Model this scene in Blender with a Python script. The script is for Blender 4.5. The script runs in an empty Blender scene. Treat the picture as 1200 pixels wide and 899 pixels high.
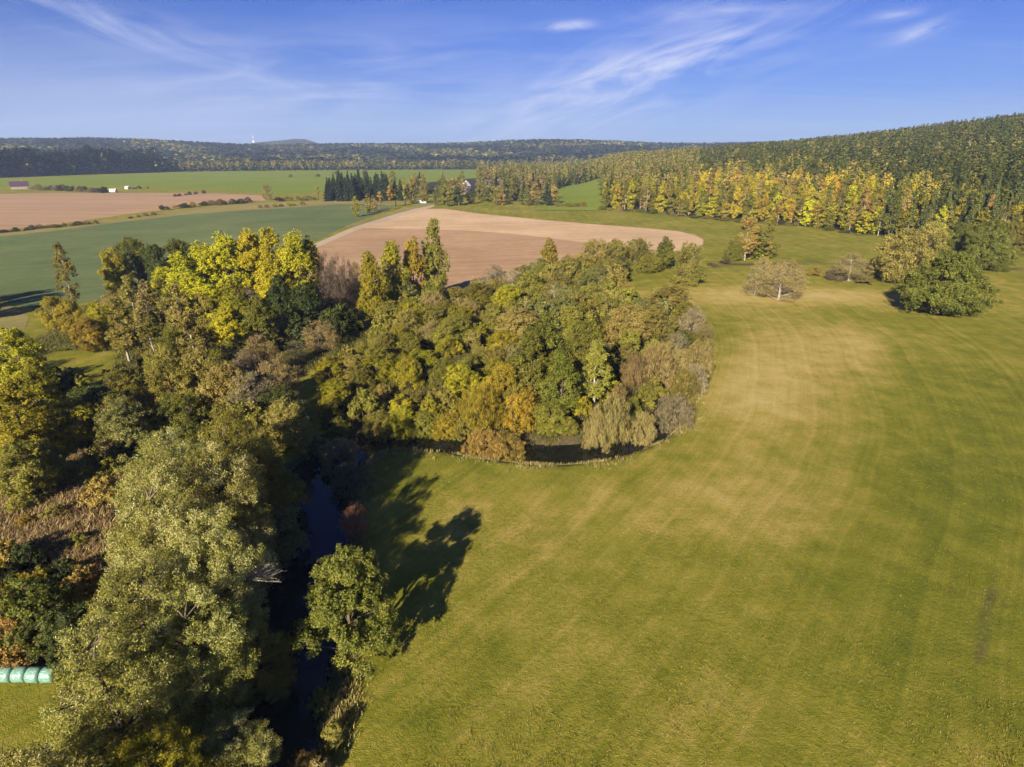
import bpy, math, random
import numpy as np
from math import radians as R, sin, cos, tan, atan2, pi
from mathutils import Vector

C = bpy.context.scene.collection
rng = np.random.default_rng(7)
random.seed(7)

# ---------------------------------------------------------------- camera numbers (photo pixels 1200 x 899)
CAM_H, PITCH, FPX = 40.0, R(21.3), 695.0
def ray(px, py):
    a = (px - 600) / FPX; b = (449.5 - py) / FPX
    f = np.array([0, cos(PITCH), -sin(PITCH)]); u = np.array([0, sin(PITCH), cos(PITCH)])
    return np.array([1, 0, 0]) * a + f + u * b
def at(px, py, z=0.0):
    d = ray(px, py); t = (z - CAM_H) / d[2]
    return d[0] * t, d[1] * t
def proj(x, y, z):
    zc = y * cos(PITCH) - (z - CAM_H) * sin(PITCH)
    yc = y * sin(PITCH) + (z - CAM_H) * cos(PITCH)
    return 600 + FPX * x / zc, 449.5 - FPX * yc / zc

SUN_AZ, SUN_EL = R(21.0), R(24.5)          # azimuth the light travels towards (from +Y to +X), elevation

# ---------------------------------------------------------------- tagging helpers
def tag(o, label=None, cat=None, group=None, kind=None):
    if label: o['label'] = label
    if cat: o['category'] = cat
    if group: o['group'] = group
    if kind: o['kind'] = kind
    return o
def empty(name, loc, rz=0.0):
    o = bpy.data.objects.new(name, None); C.objects.link(o)
    o.empty_display_size = .5; o.location = loc; o.rotation_euler = (0, 0, rz)
    return o
def mesh_np(name, V, F, mat=None, attrs=None, smooth=False, mats=None, midx=None):
    """V (n,3); F (m,k) all the same k"""
    me = bpy.data.meshes.new(name)
    V = np.asarray(V, np.float32); F = np.asarray(F, np.int32)
    k = F.shape[1]
    me.vertices.add(len(V)); me.vertices.foreach_set('co', V.ravel())
    me.loops.add(F.size); me.loops.foreach_set('vertex_index', F.ravel())
    me.polygons.add(len(F)); me.polygons.foreach_set('loop_start', np.arange(0, F.size, k, dtype=np.int32))
    if smooth: me.polygons.foreach_set('use_smooth', np.ones(len(F), bool))
    if midx is not None: me.polygons.foreach_set('material_index', np.asarray(midx, np.int32))
    for nm, (dom, typ, arr) in (attrs or {}).items():
        a = me.attributes.new(nm, typ, dom)
        a.data.foreach_set('color' if typ == 'FLOAT_COLOR' else 'value', np.asarray(arr, np.float32).ravel())
    for m in (mats or ([mat] if mat else [])): me.materials.append(m)
    me.update(calc_edges=True)
    return me
def link(name, me, parent=None):
    o = bpy.data.objects.new(name, me); C.objects.link(o)
    if parent: o.parent = parent
    return o

# ---------------------------------------------------------------- node helpers
def new_mat(name):
    m = bpy.data.materials.new(name); m.use_nodes = True
    nt = m.node_tree; nt.nodes.clear()
    return m, nt, nt.nodes, nt.links
def ramp(nt, pts, fac=None, interp='LINEAR'):
    r = nt.nodes.new('ShaderNodeValToRGB'); r.color_ramp.interpolation = interp
    e = r.color_ramp.elements
    while len(e) < len(pts): e.new(.5)
    for el, (p, c) in zip(e, pts):
        el.position = p; el.color = (*c, 1) if len(c) == 3 else c
    if fac is not None: nt.links.new(fac, r.inputs[0])
    return r.outputs[0]
def math_(nt, op, a, b=None, c=None, clamp=False):
    n = nt.nodes.new('ShaderNodeMath'); n.operation = op; n.use_clamp = clamp
    for i, v in enumerate((a, b, c)):
        if v is None: continue
        if isinstance(v, (int, float)): n.inputs[i].default_value = v
        else: nt.links.new(v, n.inputs[i])
    return n.outputs[0]
def mix_(nt, fac, a, b, mode='MIX'):
    n = nt.nodes.new('ShaderNodeMix'); n.data_type = 'RGBA'; n.blend_type = mode
    for i, v in ((0, fac), (6, a), (7, b)):
        if isinstance(v, (int, float)): n.inputs[i].default_value = v
        elif isinstance(v, tuple): n.inputs[i].default_value = (*v, 1)
        else: nt.links.new(v, n.inputs[i])
    return n.outputs[2]
def noise_(nt, vec, scale, detail=4, rough=.55, dist=0.0, dim='3D'):
    n = nt.nodes.new('ShaderNodeTexNoise'); n.noise_dimensions = dim
    n.inputs['Scale'].default_value = scale; n.inputs['Detail'].default_value = detail
    n.inputs['Roughness'].default_value = rough; n.inputs['Distortion'].default_value = dist
    if vec is not None: nt.links.new(vec, n.inputs['W' if dim == '1D' else 'Vector'])
    return n.outputs['Fac']
def attr_(nt, name, out='Fac'):
    n = nt.nodes.new('ShaderNodeAttribute'); n.attribute_name = name
    return n.outputs[out]
def pos_(nt):
    return nt.nodes.new('ShaderNodeNewGeometry').outputs['Position']
def scale_(nt, vec, s):
    n = nt.nodes.new('ShaderNodeVectorMath'); n.operation = 'MULTIPLY'; n.inputs[1].default_value = s
    nt.links.new(vec, n.inputs[0]); return n.outputs[0]
def finish(nt, col, rough=.9, spec=.1, bump=None, bstr=.3, bdist=.1):
    p = nt.nodes.new('ShaderNodeBsdfPrincipled'); o = nt.nodes.new('ShaderNodeOutputMaterial')
    if isinstance(col, tuple): p.inputs['Base Color'].default_value = (*col, 1)
    else: nt.links.new(col, p.inputs['Base Color'])
    p.inputs['Roughness'].default_value = rough; p.inputs['Specular IOR Level'].default_value = spec
    if bump is not None:
        b = nt.nodes.new('ShaderNodeBump'); b.inputs['Strength'].default_value = bstr; b.inputs['Distance'].default_value = bdist
        nt.links.new(bump, b.inputs['Height']); nt.links.new(b.outputs[0], p.inputs['Normal'])
    nt.links.new(p.outputs[0], o.inputs[0])
    return p

# ---------------------------------------------------------------- materials
def leaf_mat(name, c0, c1, c2, trans=.36, gloss=.25, obj_var=.5):
    m, nt, N, L = new_mat(name)
    oi = N.new('ShaderNodeObjectInfo').outputs['Random']
    f = math_(nt, 'ADD', math_(nt, 'MULTIPLY', attr_(nt, 'leaf'), .35), math_(nt, 'MULTIPLY', attr_(nt, 'clump'), .65))
    f = math_(nt, 'ADD', f, math_(nt, 'MULTIPLY', math_(nt, 'SUBTRACT', oi, .5), obj_var), clamp=True)
    col = ramp(nt, [(.08, c0), (.5, c1), (.95, c2)], f)
    hs = N.new('ShaderNodeHueSaturation'); L.new(col, hs.inputs['Color'])
    L.new(math_(nt, 'ADD', math_(nt, 'MULTIPLY', attr_(nt, 'leaf'), .45), .98), hs.inputs['Value'])
    L.new(math_(nt, 'ADD', math_(nt, 'MULTIPLY', math_(nt, 'FRACT', math_(nt, 'MULTIPLY', oi, 7.13)), .03), .485), hs.inputs['Hue'])
    col = hs.outputs[0]
    p = N.new('ShaderNodeBsdfPrincipled'); p.inputs['Roughness'].default_value = .55
    p.inputs['Specular IOR Level'].default_value = gloss; L.new(col, p.inputs['Base Color'])
    t = N.new('ShaderNodeBsdfTranslucent'); L.new(col, t.inputs[0])
    mx = N.new('ShaderNodeMixShader'); mx.inputs[0].default_value = trans
    L.new(p.outputs[0], mx.inputs[1]); L.new(t.outputs[0], mx.inputs[2])
    o = N.new('ShaderNodeOutputMaterial'); L.new(mx.outputs[0], o.inputs[0])
    return m
LM = dict(
    silver=leaf_mat('leaf_silver', (.13, .125, .016), (.22, .208, .034), (.43, .41, .17), .25, .4, .25),
    olive=leaf_mat('leaf_olive', (.100, .098, .013), (.180, .165, .020), (.275, .245, .045)),
    alder=leaf_mat('leaf_alder', (.080, .090, .012), (.145, .148, .020), (.225, .21, .040)),
    khaki=leaf_mat('leaf_khaki', (.125, .108, .020), (.215, .180, .034), (.31, .26, .065)),
    greygreen=leaf_mat('leaf_greygreen', (.10, .10, .022), (.17, .165, .040), (.27, .26, .09)),
    lime=leaf_mat('leaf_lime', (.13, .13, .008), (.24, .22, .012), (.36, .31, .02)),
    yellow=leaf_mat('leaf_yellow', (.20, .195, .010), (.36, .33, .014), (.50, .43, .020), .3, .2, .25),
    gold=leaf_mat('leaf_gold', (.18, .14, .014), (.29, .22, .018), (.40, .31, .026)),
    orange=leaf_mat('leaf_orange', (.21, .115, .014), (.34, .20, .022), (.44, .28, .03)),
    green=leaf_mat('leaf_green', (.07, .080, .010), (.125, .132, .016), (.20, .19, .026)),
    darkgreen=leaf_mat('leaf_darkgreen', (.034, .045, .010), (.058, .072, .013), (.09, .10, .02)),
    spruce=leaf_mat('leaf_spruce', (.040, .052, .014), (.070, .084, .020), (.11, .12, .03), .1, .2, .5),
    darkspruce=leaf_mat('leaf_darkspruce', (.014, .022, .014), (.024, .036, .018), (.045, .058, .025), .08, .2, .4),
    rust=leaf_mat('leaf_rust', (.15, .095, .020), (.235, .155, .030), (.32, .21, .045), .15),
    brown=leaf_mat('leaf_brown', (.11, .085, .026), (.180, .138, .042), (.26, .205, .07), .12),
    greybrown=leaf_mat('leaf_greybrown', (.10, .082, .038), (.155, .128, .062), (.22, .185, .10), .1),
    purple=leaf_mat('leaf_purple', (.045, .032, .022), (.075, .055, .035), (.12, .09, .05), .1),
    red=leaf_mat('leaf_red', (.16, .05, .03), (.27, .10, .055), (.38, .17, .09), .2),
)
def bark_mat(name, c0, c1):
    m, nt, N, L = new_mat(name)
    n = noise_(nt, scale_(nt, pos_(nt), (3, 3, .8)), 3, 4)
    finish(nt, ramp(nt, [(.35, c0), (.65, c1)], n), .9, .1)
    return m
BARK = bark_mat('bark', (.06, .045, .03), (.16, .13, .09))
BIRCH = bark_mat('birch_bark', (.16, .14, .11), (.46, .42, .35))
PALE = bark_mat('pale_bark', (.20, .17, .13), (.38, .33, .26))

# ---------------------------------------------------------------- geometry kit for trees
def unit(v): return v / (np.linalg.norm(v, axis=-1, keepdims=True) + 1e-9)
def leaf_quads(P, T, Nn, Ln, Wd):
    """diamond leaves: centres P, long axis T, normal Nn"""
    T = unit(T); B = unit(np.cross(Nn, T))
    Ln = np.asarray(Ln).reshape(-1, 1) * .5; Wd = np.asarray(Wd).reshape(-1, 1) * .5
    V = np.stack([P - T * Ln, P + B * Wd, P + T * Ln, P - B * Wd], 1).reshape(-1, 3)
    return V, np.arange(len(V)).reshape(-1, 4)
class Wood:
    def __init__(s): s.V = []; s.F = []; s.n = 0
    def tube(s, pts, rad, k=5):
        pts = np.asarray(pts, float); m = len(pts)
        d = np.gradient(pts, axis=0); d = unit(d)
        a = unit(np.cross(d, np.array([.31, .95, .11]))); b = np.cross(d, a)
        th = np.arange(k) * 2 * pi / k
        r = np.asarray(rad).reshape(-1, 1, 1)
        ring = pts[:, None] + r * (a[:, None] * np.cos(th)[None, :, None] + b[:, None] * np.sin(th)[None, :, None])
        s.V.append(ring.reshape(-1, 3))
        i = np.arange(m - 1)[:, None] * k; j = np.arange(k)[None]
        jn = (j + 1) % k
        s.F.append(np.stack([i + j, i + jn, i + k + jn, i + k + j], -1).reshape(-1, 4) + s.n)
        s.n += m * k
    def limb(s, p0, p1, r0, r1, rg, n=5, k=4, sag=.12):
        p0 = np.asarray(p0, float); p1 = np.asarray(p1, float); L = np.linalg.norm(p1 - p0)
        t = np.linspace(0, 1, n)[:, None]
        p = p0 + (p1 - p0) * t
        w = np.sin(t * pi) * L * sag
        p = p + w * unit(rg.normal(size=3) + np.array([0, 0, -.6])) 
        s.tube(p, r0 + (r1 - r0) * t[:, 0], k)
        return p
    def arrays(s): return np.concatenate(s.V), np.concatenate(s.F)

def profile(kind, t):
    if kind == 'round': return np.sin(np.clip(t * .80 + .18, 0, 1) * pi) ** .5
    if kind == 'wide': return np.clip(1 - t, 0, 1) ** .45 * np.clip(t * 5 + .45, 0, 1)
    if kind == 'column': return np.clip(t * 4 + .35, 0, 1) * np.clip((1 - t) * 1.5 + .08, 0, 1) ** .6
    if kind == 'tall': return np.clip(t * 3 + .35, 0, 1) * np.clip((1 - t) * 2.0, 0, 1) ** .6
    if kind == 'dome': return np.sqrt(np.clip(1 - (t * .98) ** 2, 0, 1))
    return 1 - t
def broadleaf(seed, h, w, base, prof, lobes, leaves, lsize, lw=.55, lobe_r=.2, hang=0.0, twig=0, stems=1, tr=.022, upright=0.0, shell=.33, sparse=0.0):
    """returns crown (V,F,leaf,clump) and wood (V,F); unit = metres"""
    g = np.random.default_rng(seed)
    ch = h * (1 - base); z0 = h * base; Rw = w / 2
    lr = lobe_r * w
    cs, rs = [], []
    tries = 0
    while len(cs) < lobes and tries < lobes * 30:
        tries += 1
        t = g.random(); ang = g.random() * 2 * pi
        rr = profile(prof, t) * max(Rw - lr * .75, .1 * Rw) * (.35 + .65 * g.random() ** .45)
        rr *= 1 + .22 * sin(3 * ang + seed) * sin(5 * t + seed * 2)
        z = z0 + lr * .5 + t * (ch - lr * 1.1)
        p = np.array([rr * cos(ang), rr * sin(ang), z])
        r = lr * g.uniform(.6, 1.25) * (.75 if t > .8 else 1)
        if all(np.linalg.norm(p - q) > .55 * (r + s) * .75 for q, s in zip(cs, rs)): cs.append(p); rs.append(r)
    cs = np.array(cs); rs = np.array(rs)
    wgt = rs ** 2; n = g.multinomial(leaves, wgt / wgt.sum())
    idx = np.repeat(np.arange(len(cs)), n)
    # sub-clumps inside each lobe give the rough, sprayed look
    ks = 20
    sub = unit(g.normal(size=(len(cs), ks, 3))) * (g.random((len(cs), ks, 1)) ** shell)
    sj = g.integers(0, ks, len(idx))
    sc = sub[idx, sj] * rs[idx][:, None] * np.array([1, 1, .85 + upright * .5])
    P = cs[idx] + sc + unit(g.normal(size=(len(idx), 3))) * (g.random((len(idx), 1)) ** .6) * rs[idx][:, None] * .36
    P[:, 2] = np.maximum(P[:, 2], .08)
    out = unit(P - cs[idx]); cen = np.array([0, 0, z0 + ch * .35]); rad = unit(P - cen)
    Nn = unit(out * .7 + rad * .5 + np.array([0, 0, .35]) + g.normal(size=P.shape) * .75)
    T = g.normal(size=P.shape) + np.array([0, 0, -hang * 2.2]) + rad * hang * .6 + np.array([0, 0, upright * 2.5])
    T = T - Nn * np.sum(T * Nn, 1, keepdims=True) * (0 if hang or upright else 1)
    s = lsize * g.uniform(.65, 1.35, len(P))
    V, F = leaf_quads(P, T, Nn, s, s * lw)
    lobe_v = g.random(len(cs)); subv = g.random((len(cs), ks))
    clump = .6 * lobe_v[idx] + .4 * subv[idx, sj]
    lv = g.random(len(P))
    W = Wood()
    R0 = h * tr
    if stems == 1:
        lean = g.normal(size=2) * w * .03
        top = np.array([lean[0], lean[1], z0 + ch * .8])
        tt = np.linspace(0, 1, 8)[:, None]
        trunk = np.array([0, 0, -.25]) * (1 - tt) + top * tt + np.stack([np.sin(tt[:, 0] * 5 + seed) * .015 * h, np.cos(tt[:, 0] * 4 + seed) * .015 * h, 0 * tt[:, 0]], 1) * tt
        W.tube(trunk, R0 * (1.25 - 1.15 * tt[:, 0]), 7)
        trunks = [trunk]
    else:
        trunks = []
        for i in range(stems):
            a = i * 2 * pi / stems + g.random(); q = cs[g.integers(len(cs))]
            end = np.array([cos(a) * Rw * .5, sin(a) * Rw * .5, z0 + ch * g.uniform(.55, .8)])
            p = W.limb([cos(a) * .12 * w * .5, sin(a) * .12 * w * .5, -.2], end, R0 * .8, R0 * .2, g, 6, 5, .06)
            trunks.append(p)
    for q, r in zip(cs, rs):
        tk = trunks[int(np.argmin([np.min(np.linalg.norm(t_ - q, axis=1)) for t_ in trunks]))]
        zt = max(q[2] - np.hypot(q[0], q[1]) * .75, z0 * .8)
        k = int(np.argmin(np.abs(tk[:, 2] - zt)))
        W.limb(tk[k], q, R0 * .38 * (1 - .5 * tk[k][2] / h), R0 * .1, g, 5, 4, .07)
        for _ in range(twig):
            e = q + unit(g.normal(size=3) + np.array([0, 0, .3 + upright])) * r * g.uniform(.8, 1.15)
            W.limb(q, e, R0 * .1, R0 * .03, g, 3, 3, .08)
    return (V, F, lv, clump), W.arrays()

def conifer(seed, h, w, n, lsize, gap=1.0, base=.04, droop=.35, pine=False):
    g = np.random.default_rng(seed)
    layers = max(8, int(h * 1.1)); 
    t = g.random(n) ** 1.25
    li = np.floor(t * layers); fr = t * layers - li
    ang = g.random(n) * 2 * pi
    nb = 7
    br = np.round(ang / (2 * pi) * nb + li * .37) ; angb = (br - li * .37) / nb * 2 * pi
    ang = angb + (ang - angb) * .55
    if pine: rad = np.clip((1 - t), 0, 1) ** .5 * np.clip(t * 2.5, 0, 1)
    else: rad = (1 - t) ** .85
    lim = w / 2 * rad * (1 - .35 * fr) * (.85 + .3 * np.sin(angb * 2.3 + li * 1.7 + seed))
    q = g.random(n) ** .5
    r = lim * q
    z = h * (base + (1 - base) * (li + .2) / layers) - r * droop + g.normal(size=n) * .12
    P = np.stack([r * np.cos(ang), r * np.sin(ang), np.clip(z + .3, .1, h)], 1)
    outv = np.stack([np.cos(ang), np.sin(ang), -droop + 0 * ang], 1)
    T = outv + g.normal(size=P.shape) * .35
    Nn = unit(np.array([0, 0, 1]) + outv * .5 + g.normal(size=P.shape) * .5)
    s = lsize * g.uniform(.6, 1.3, n) * (.5 + .5 * rad ** .5 + .15)
    V, F = leaf_quads(P, T, Nn, s * 1.3, s * .8)
    lv = g.random(n); cl = .5 * np.modf(np.abs(np.sin((li * 7 + br) * 12.9898)) * 43.7)[0] + .5 * q
    W = Wood(); tt = np.linspace(0, 1, 6)
    W.tube(np.stack([0 * tt, 0 * tt, -.2 + tt * h * .985], 1), h * .016 * (1.2 - 1.1 * tt), 6)
    for i in range(10):
        a = g.random() * 6.28; zz = h * g.uniform(.03, .7)
        L = w * .42 * (1 - zz / h)
        W.limb([0, 0, zz], [cos(a) * L, sin(a) * L, zz - L * droop], h * .004, h * .0015, g, 3, 3, .03)
    return (V, F, lv, cl), W.arrays()

PROTO = {}
def proto(key, crown, wood):
    V, F, lv, cl = crown
    cm = mesh_np(key + '_crown', V, F, LM['green'], {'leaf': ('FACE', 'FLOAT', lv), 'clump': ('FACE', 'FLOAT', cl)})
    wm = mesh_np(key + '_trunk', wood[0], wood[1], BARK, smooth=True)
    PROTO[key] = (cm, wm, crown, wood)
H = {}   # nominal height & width
def P_(key, fn, seed, h, w, *a, **k):
    for i in range(k.pop('variants', 2)):
        c, wd = fn(seed + i * 101, h, w, *a, **k); proto(f'{key}{i}', c, wd); H[f'{key}{i}'] = (h, w)
    NV[key] = i + 1
NV = {}
P_('willow', broadleaf, 11, 15, 9.5, .10, 'round', 52, 105000, .15, lw=.36, lobe_r=.155, hang=.25, twig=3, tr=.024, variants=3, shell=.4)
P_('bank', broadleaf, 21, 11, 8.5, .10, 'dome', 64, 60000, .165, lw=.62, lobe_r=.125, twig=3, tr=.016, variants=1)
P_('poplar', broadleaf, 31, 20, 10, .04, 'column', 64, 34000, .28, lw=.75, lobe_r=.15, twig=2, upright=.5, tr=.014, variants=3)
P_('birch', broadleaf, 41, 17, 5.5, .14, 'tall', 36, 13000, .26, lw=.6, lobe_r=.17, twig=3, upright=.3, tr=.011, variants=3)
P_('round', broadleaf, 51, 13, 9, .03, 'round', 56, 30000, .25, lw=.7, lobe_r=.16, twig=2, variants=3)
P_('tall', broadleaf, 61, 15, 8, .03, 'tall', 54, 28000, .25, lw=.7, lobe_r=.16, twig=2, variants=2)
P_('oak', broadleaf, 71, 15, 21, .05, 'wide', 130, 64000, .30, lw=.75, lobe_r=.085, twig=1, variants=1)
P_('dome', broadleaf, 81, 7, 7.5, .0, 'dome', 46, 24000, .20, lw=.42, lobe_r=.14, twig=3, stems=5, tr=.018, upright=.4, variants=3)
P_('shrub', broadleaf, 91, 4.5, 5, .0, 'dome', 20, 7000, .22, lw=.6, lobe_r=.15, twig=3, stems=4, tr=.016, variants=3)
P_('osier', broadleaf, 101, 5.5, 6, .0, 'dome', 30, 12000, .50, lw=.07, lobe_r=.15, twig=7, stems=9, tr=.014, upright=1.0, variants=3)
P_('bare', broadleaf, 111, 10, 8, .04, 'round', 40, 11000, .40, lw=.11, lobe_r=.15, twig=9, tr=.016, upright=.6, variants=3)
P_('spruce', conifer, 121, 21, 7.5, 3600, .62, variants=3)
P_('lowbroad', broadleaf, 131, 18, 9, .05, 'tall', 26, 2000, .75, lw=.8, lobe_r=.18, twig=0, variants=4)
P_('lowbirch', broadleaf, 141, 19, 6, .25, 'tall', 14, 750, .8, lw=.75, lobe_r=.2, twig=0, variants=3)
P_('lowspruce', conifer, 151, 21, 7, 900, 1.05, variants=3)
P_('lowpine', conifer, 161, 20, 7, 800, 1.1, base=.3, droop=.1, pine=True, variants=2)

# lighter versions of those shapes for the forest
P_('ftall', broadleaf, 201, 18, 8, .03, 'tall', 34, 3600, .55, lw=.8, lobe_r=.17, twig=1, tr=.012, variants=4)
P_('fbirch', broadleaf, 211, 19, 6, .16, 'tall', 26, 2400, .5, lw=.7, lobe_r=.17, twig=2, tr=.010, variants=3)
P_('fspruce', conifer, 221, 21, 7.5, 2200, .75, variants=3)

# ---------------------------------------------------------------- terrain
def smooth(t): t = np.clip(t, 0, 1); return t * t * (3 - 2 * t)
# the river centreline in metres (from the bend geometry), half widths
RIV = np.array([(-10, -30, 2.6), (-12, 0, 1.9), (-14.5, 18, 1.9), (-16.8, 30, 2.1), (-19.0, 40, 2.9), (-22.3, 52, 4.0), (-24.6, 62, 4.2), (-25.6, 70, 4.0),
                (-24.0, 77, 3.4), (-18.0, 81, 2.9), (-10, 80.4, 2.8), (-2, 77.5, 2.7), (6, 76.0, 2.7), (13, 77.5, 2.5), (20, 82, 2.3),
                (26, 90, 2.2), (27.5, 99, 2.0), (24, 108, 1.9), (19, 117, 1.8), (20, 128, 1.7), (27, 139, 1.5), (33, 152, 1.3), (40, 175, 1.1),
                (50, 205, .9), (66, 222, .8), (92, 229, .7), (125, 232, .7), (165, 222, .7), (205, 214, .7), (260, 210, .7)], float)
def catmull(P, n=8):
    out = []
    for i in range(len(P) - 1):
        p0, p1, p2, p3 = P[max(i - 1, 0)], P[i], P[i + 1], P[min(i + 2, len(P) - 1)]
        for t in np.arange(n) / n:
            out.append(.5 * ((2 * p1) + (-p0 + p2) * t + (2 * p0 - 5 * p1 + 4 * p2 - p3) * t * t + (-p0 + 3 * p1 - 3 * p2 + p3) * t ** 3))
    out.append(P[-1]); return np.array(out)
RC = catmull(RIV)
def river_d(x, y):
    """signed distance outside the water's edge"""
    x = np.asarray(x, float); y = np.asarray(y, float); sh = x.shape
    x = x.ravel(); y = y.ravel(); d = np.full(x.shape, 1e3)
    m = (y < 260) & (x > -60) & (x < 290)
    xs, ys = x[m], y[m]; dm = np.full(xs.shape, 1e3)
    for i in range(len(RC) - 1):
        a, b = RC[i], RC[i + 1]; e = b[:2] - a[:2]; L2 = e @ e
        t = np.clip(((xs - a[0]) * e[0] + (ys - a[1]) * e[1]) / L2, 0, 1)
        dd = np.hypot(xs - a[0] - e[0] * t, ys - a[1] - e[1] * t) - (a[2] + (b[2] - a[2]) * t)
        dm = np.minimum(dm, dd)
    d[m] = dm; return d.reshape(sh)
_rd = river_d
_rx = np.arange(-64, 296, .5); _ry = np.arange(-64, 270, .5); _RX, _RY = np.meshgrid(_rx, _ry)
_RG = np.minimum(_rd(_RX, _RY), 60.0)
def river_d(x, y):
    x = np.asarray(x, float); y = np.asarray(y, float)
    u = (x + 64) / .5; v = (y + 64) / .5
    ok = (u >= 0) & (u < len(_rx) - 1.01) & (v >= 0) & (v < len(_ry) - 1.01)
    u = np.clip(u, 0, len(_rx) - 1.01); v = np.clip(v, 0, len(_ry) - 1.01); i = u.astype(int); j = v.astype(int); a = u - i; b = v - j
    r = (_RG[j, i] * (1 - a) + _RG[j, i + 1] * a) * (1 - b) + (_RG[j + 1, i] * (1 - a) + _RG[j + 1, i + 1] * a) * b
    return np.where(ok, r, 60.0)
def wob(x, y, s, k=0):
    return (np.sin(x / s + 1.3 * k) * np.cos(y / s * 1.17 + k) + .6 * np.sin(x / s * 1.9 + y / s * 1.3 + 2 * k) + .4 * np.sin(y / s * 2.7 - x / s * 1.1 + k)) / 2
EDGE = np.array([at(*p) for p in [(1500, 312), (1330, 300), (1200, 289), (1120, 287), (1030, 277), (950, 265), (860, 259), (760, 249), (705, 244)]])
n_f = np.array([.76, .65])
def hill_ds(x, y):
    d = (x - 235) * n_f[0] + (y - 277) * n_f[1]; s = -(x - 235) * n_f[1] + (y - 277) * n_f[0]
    return d, s
def edge_d(x, y):
    """distance behind the wood's front edge (interpolated along the edge line)"""
    d, s = hill_ds(x, y)
    ed, es = hill_ds(EDGE[:, 0], EDGE[:, 1])
    o = np.argsort(es)
    return d - np.interp(s, es[o], ed[o]), s
def zg(x, y):
    x = np.asarray(x, float); y = np.asarray(y, float)
    d, s = edge_d(x, y)
    amp = 90 * np.exp(-np.clip(s, -250, 3000) / 540)
    t = np.clip(d / 700, 0, 1.3)
    z = amp * (t * .78 + .22 * smooth(t)) * np.where(t > 1, 1 - (t - 1) * .5, 1)
    z = z + np.where(d > 60, wob(x, y, 90) * 2.5 * smooth((d - 60) / 200) * np.exp(-np.clip(s, 0, 3000) / 900), 0)
    rr = np.hypot(x, y); az = np.degrees(np.arctan2(x, y))
    z = z * smooth((az - 4.5) / 6.0)
    far = smooth((rr - 1650) / 1700) * (60 + 7 * np.sin(az / 6.0 + .8) + 5 * np.sin(az / 2.9)) + 9 * np.exp(-((az - 0) / 9) ** 2) * smooth((rr - 2000) / 900)
    far = far + 14 * np.exp(-((az + 44) / 9) ** 2) * smooth((rr - 1900) / 1000)
    far = far * (1 + .06 * wob(x, y, 260))
    z = z + far * np.where(rr > 4000, 1 - .25 * smooth((rr - 4000) / 1500), 1)
    bx, by = 4700 * sin(R(-20.5)), 4700 * cos(R(-20.5))
    z = z + 62 * np.exp(-(((x - bx) / 300) ** 2 + ((y - by) / 300) ** 2)) + 40 * np.exp(-(((x - bx - 230) / 130) ** 2 + ((y - by) / 300) ** 2))
    near = 1 - smooth((rr - 120) / 80)
    z = z + near * wob(x, y, 14) * .14
    rd = river_d(x, y)
    deep = np.where(y > 170, .6, np.where(y > 130, .9, 1.5))
    deep = np.where((y > 160) & (x < 75), 0, deep)
    z = z - deep * (1 - smooth((rd + .6) / 2.6)) 
    return z
def axis(lo, hi, step, far, grow=1.055):
    a = list(np.arange(lo, hi + 1e-6, step)); s = step; v = a[-1]
    while v < far[1]: s *= grow; v += s; a.append(v)
    s = step; v = lo; b = []
    while v > far[0]: s *= grow; v -= s; b.append(v)
    return np.array(b[::-1] + a)
gx = axis(-50, 62, .8, (-6400, 6400)); gy = axis(8, 145, .8, (-900, 6400))
X, Y = np.meshgrid(gx, gy)
Z = zg(X, Y)
nx, ny = len(gx), len(gy)
idx = np.arange(nx * ny).reshape(ny, nx)
GF = np.stack([idx[:-1, :-1], idx[:-1, 1:], idx[1:, 1:], idx[1:, :-1]], -1).reshape(-1, 4)

def poly_px(pts): return np.array([at(*p) for p in pts])
def inside(poly, x, y):
    x = np.asarray(x); y = np.asarray(y); c = np.zeros(x.shape, bool); n = len(poly); j = n - 1
    for i in range(n):
        xi, yi = poly[i]; xj, yj = poly[j]
        c ^= ((yi > y) != (yj > y)) & (x < (xj - xi) * (y - yi) / (yj - yi + 1e-12) + xi); j = i
    return c
WOOD = poly_px([(380, 520), (450, 505), (545, 512), (625, 518), (700, 522), (775, 500), (826, 452), (836, 405), (800, 372), (745, 352), (722, 322), (640, 326), (560, 350), (470, 372), (436, 398), (375, 440)])
WOODL = poly_px([(120, 930), (75, 820), (80, 775), (0, 770), (0, 700), (100, 690), (110, 600), (110, 520), (60, 500), (0, 520), (-80, 430), (40, 400), (120, 350), (330, 355), (420, 372), (436, 398), (350, 440), (330, 520), (310, 600), (300, 720), (250, 899)])
ed, es = edge_d(X, Y); RR = np.hypot(X, Y)
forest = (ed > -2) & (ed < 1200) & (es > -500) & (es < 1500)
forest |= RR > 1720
ra, rb = np.array(at(1164, 690)), np.array(at(1147, 770)); rt_ = np.clip(((X - ra[0]) * (rb - ra)[0] + (Y - ra[1]) * (rb - ra)[1]) / ((rb - ra) @ (rb - ra)), 0, 1)
rut = np.exp(-(np.hypot(X - ra[0] - rt_ * (rb - ra)[0], Y - ra[1] - rt_ * (rb - ra)[1]) / .28) ** 2)
LAWN = poly_px([(30, 440), (45, 418), (85, 410), (140, 412), (128, 450), (95, 470), (45, 470)])
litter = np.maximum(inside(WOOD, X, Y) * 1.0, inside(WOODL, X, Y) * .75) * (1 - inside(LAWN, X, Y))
rdg = river_d(X, Y)
bank = np.maximum((1 - smooth((rdg - .5) / 2.2)) * ~((Y > 155) & (X < 75)), rut * .7)
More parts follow.
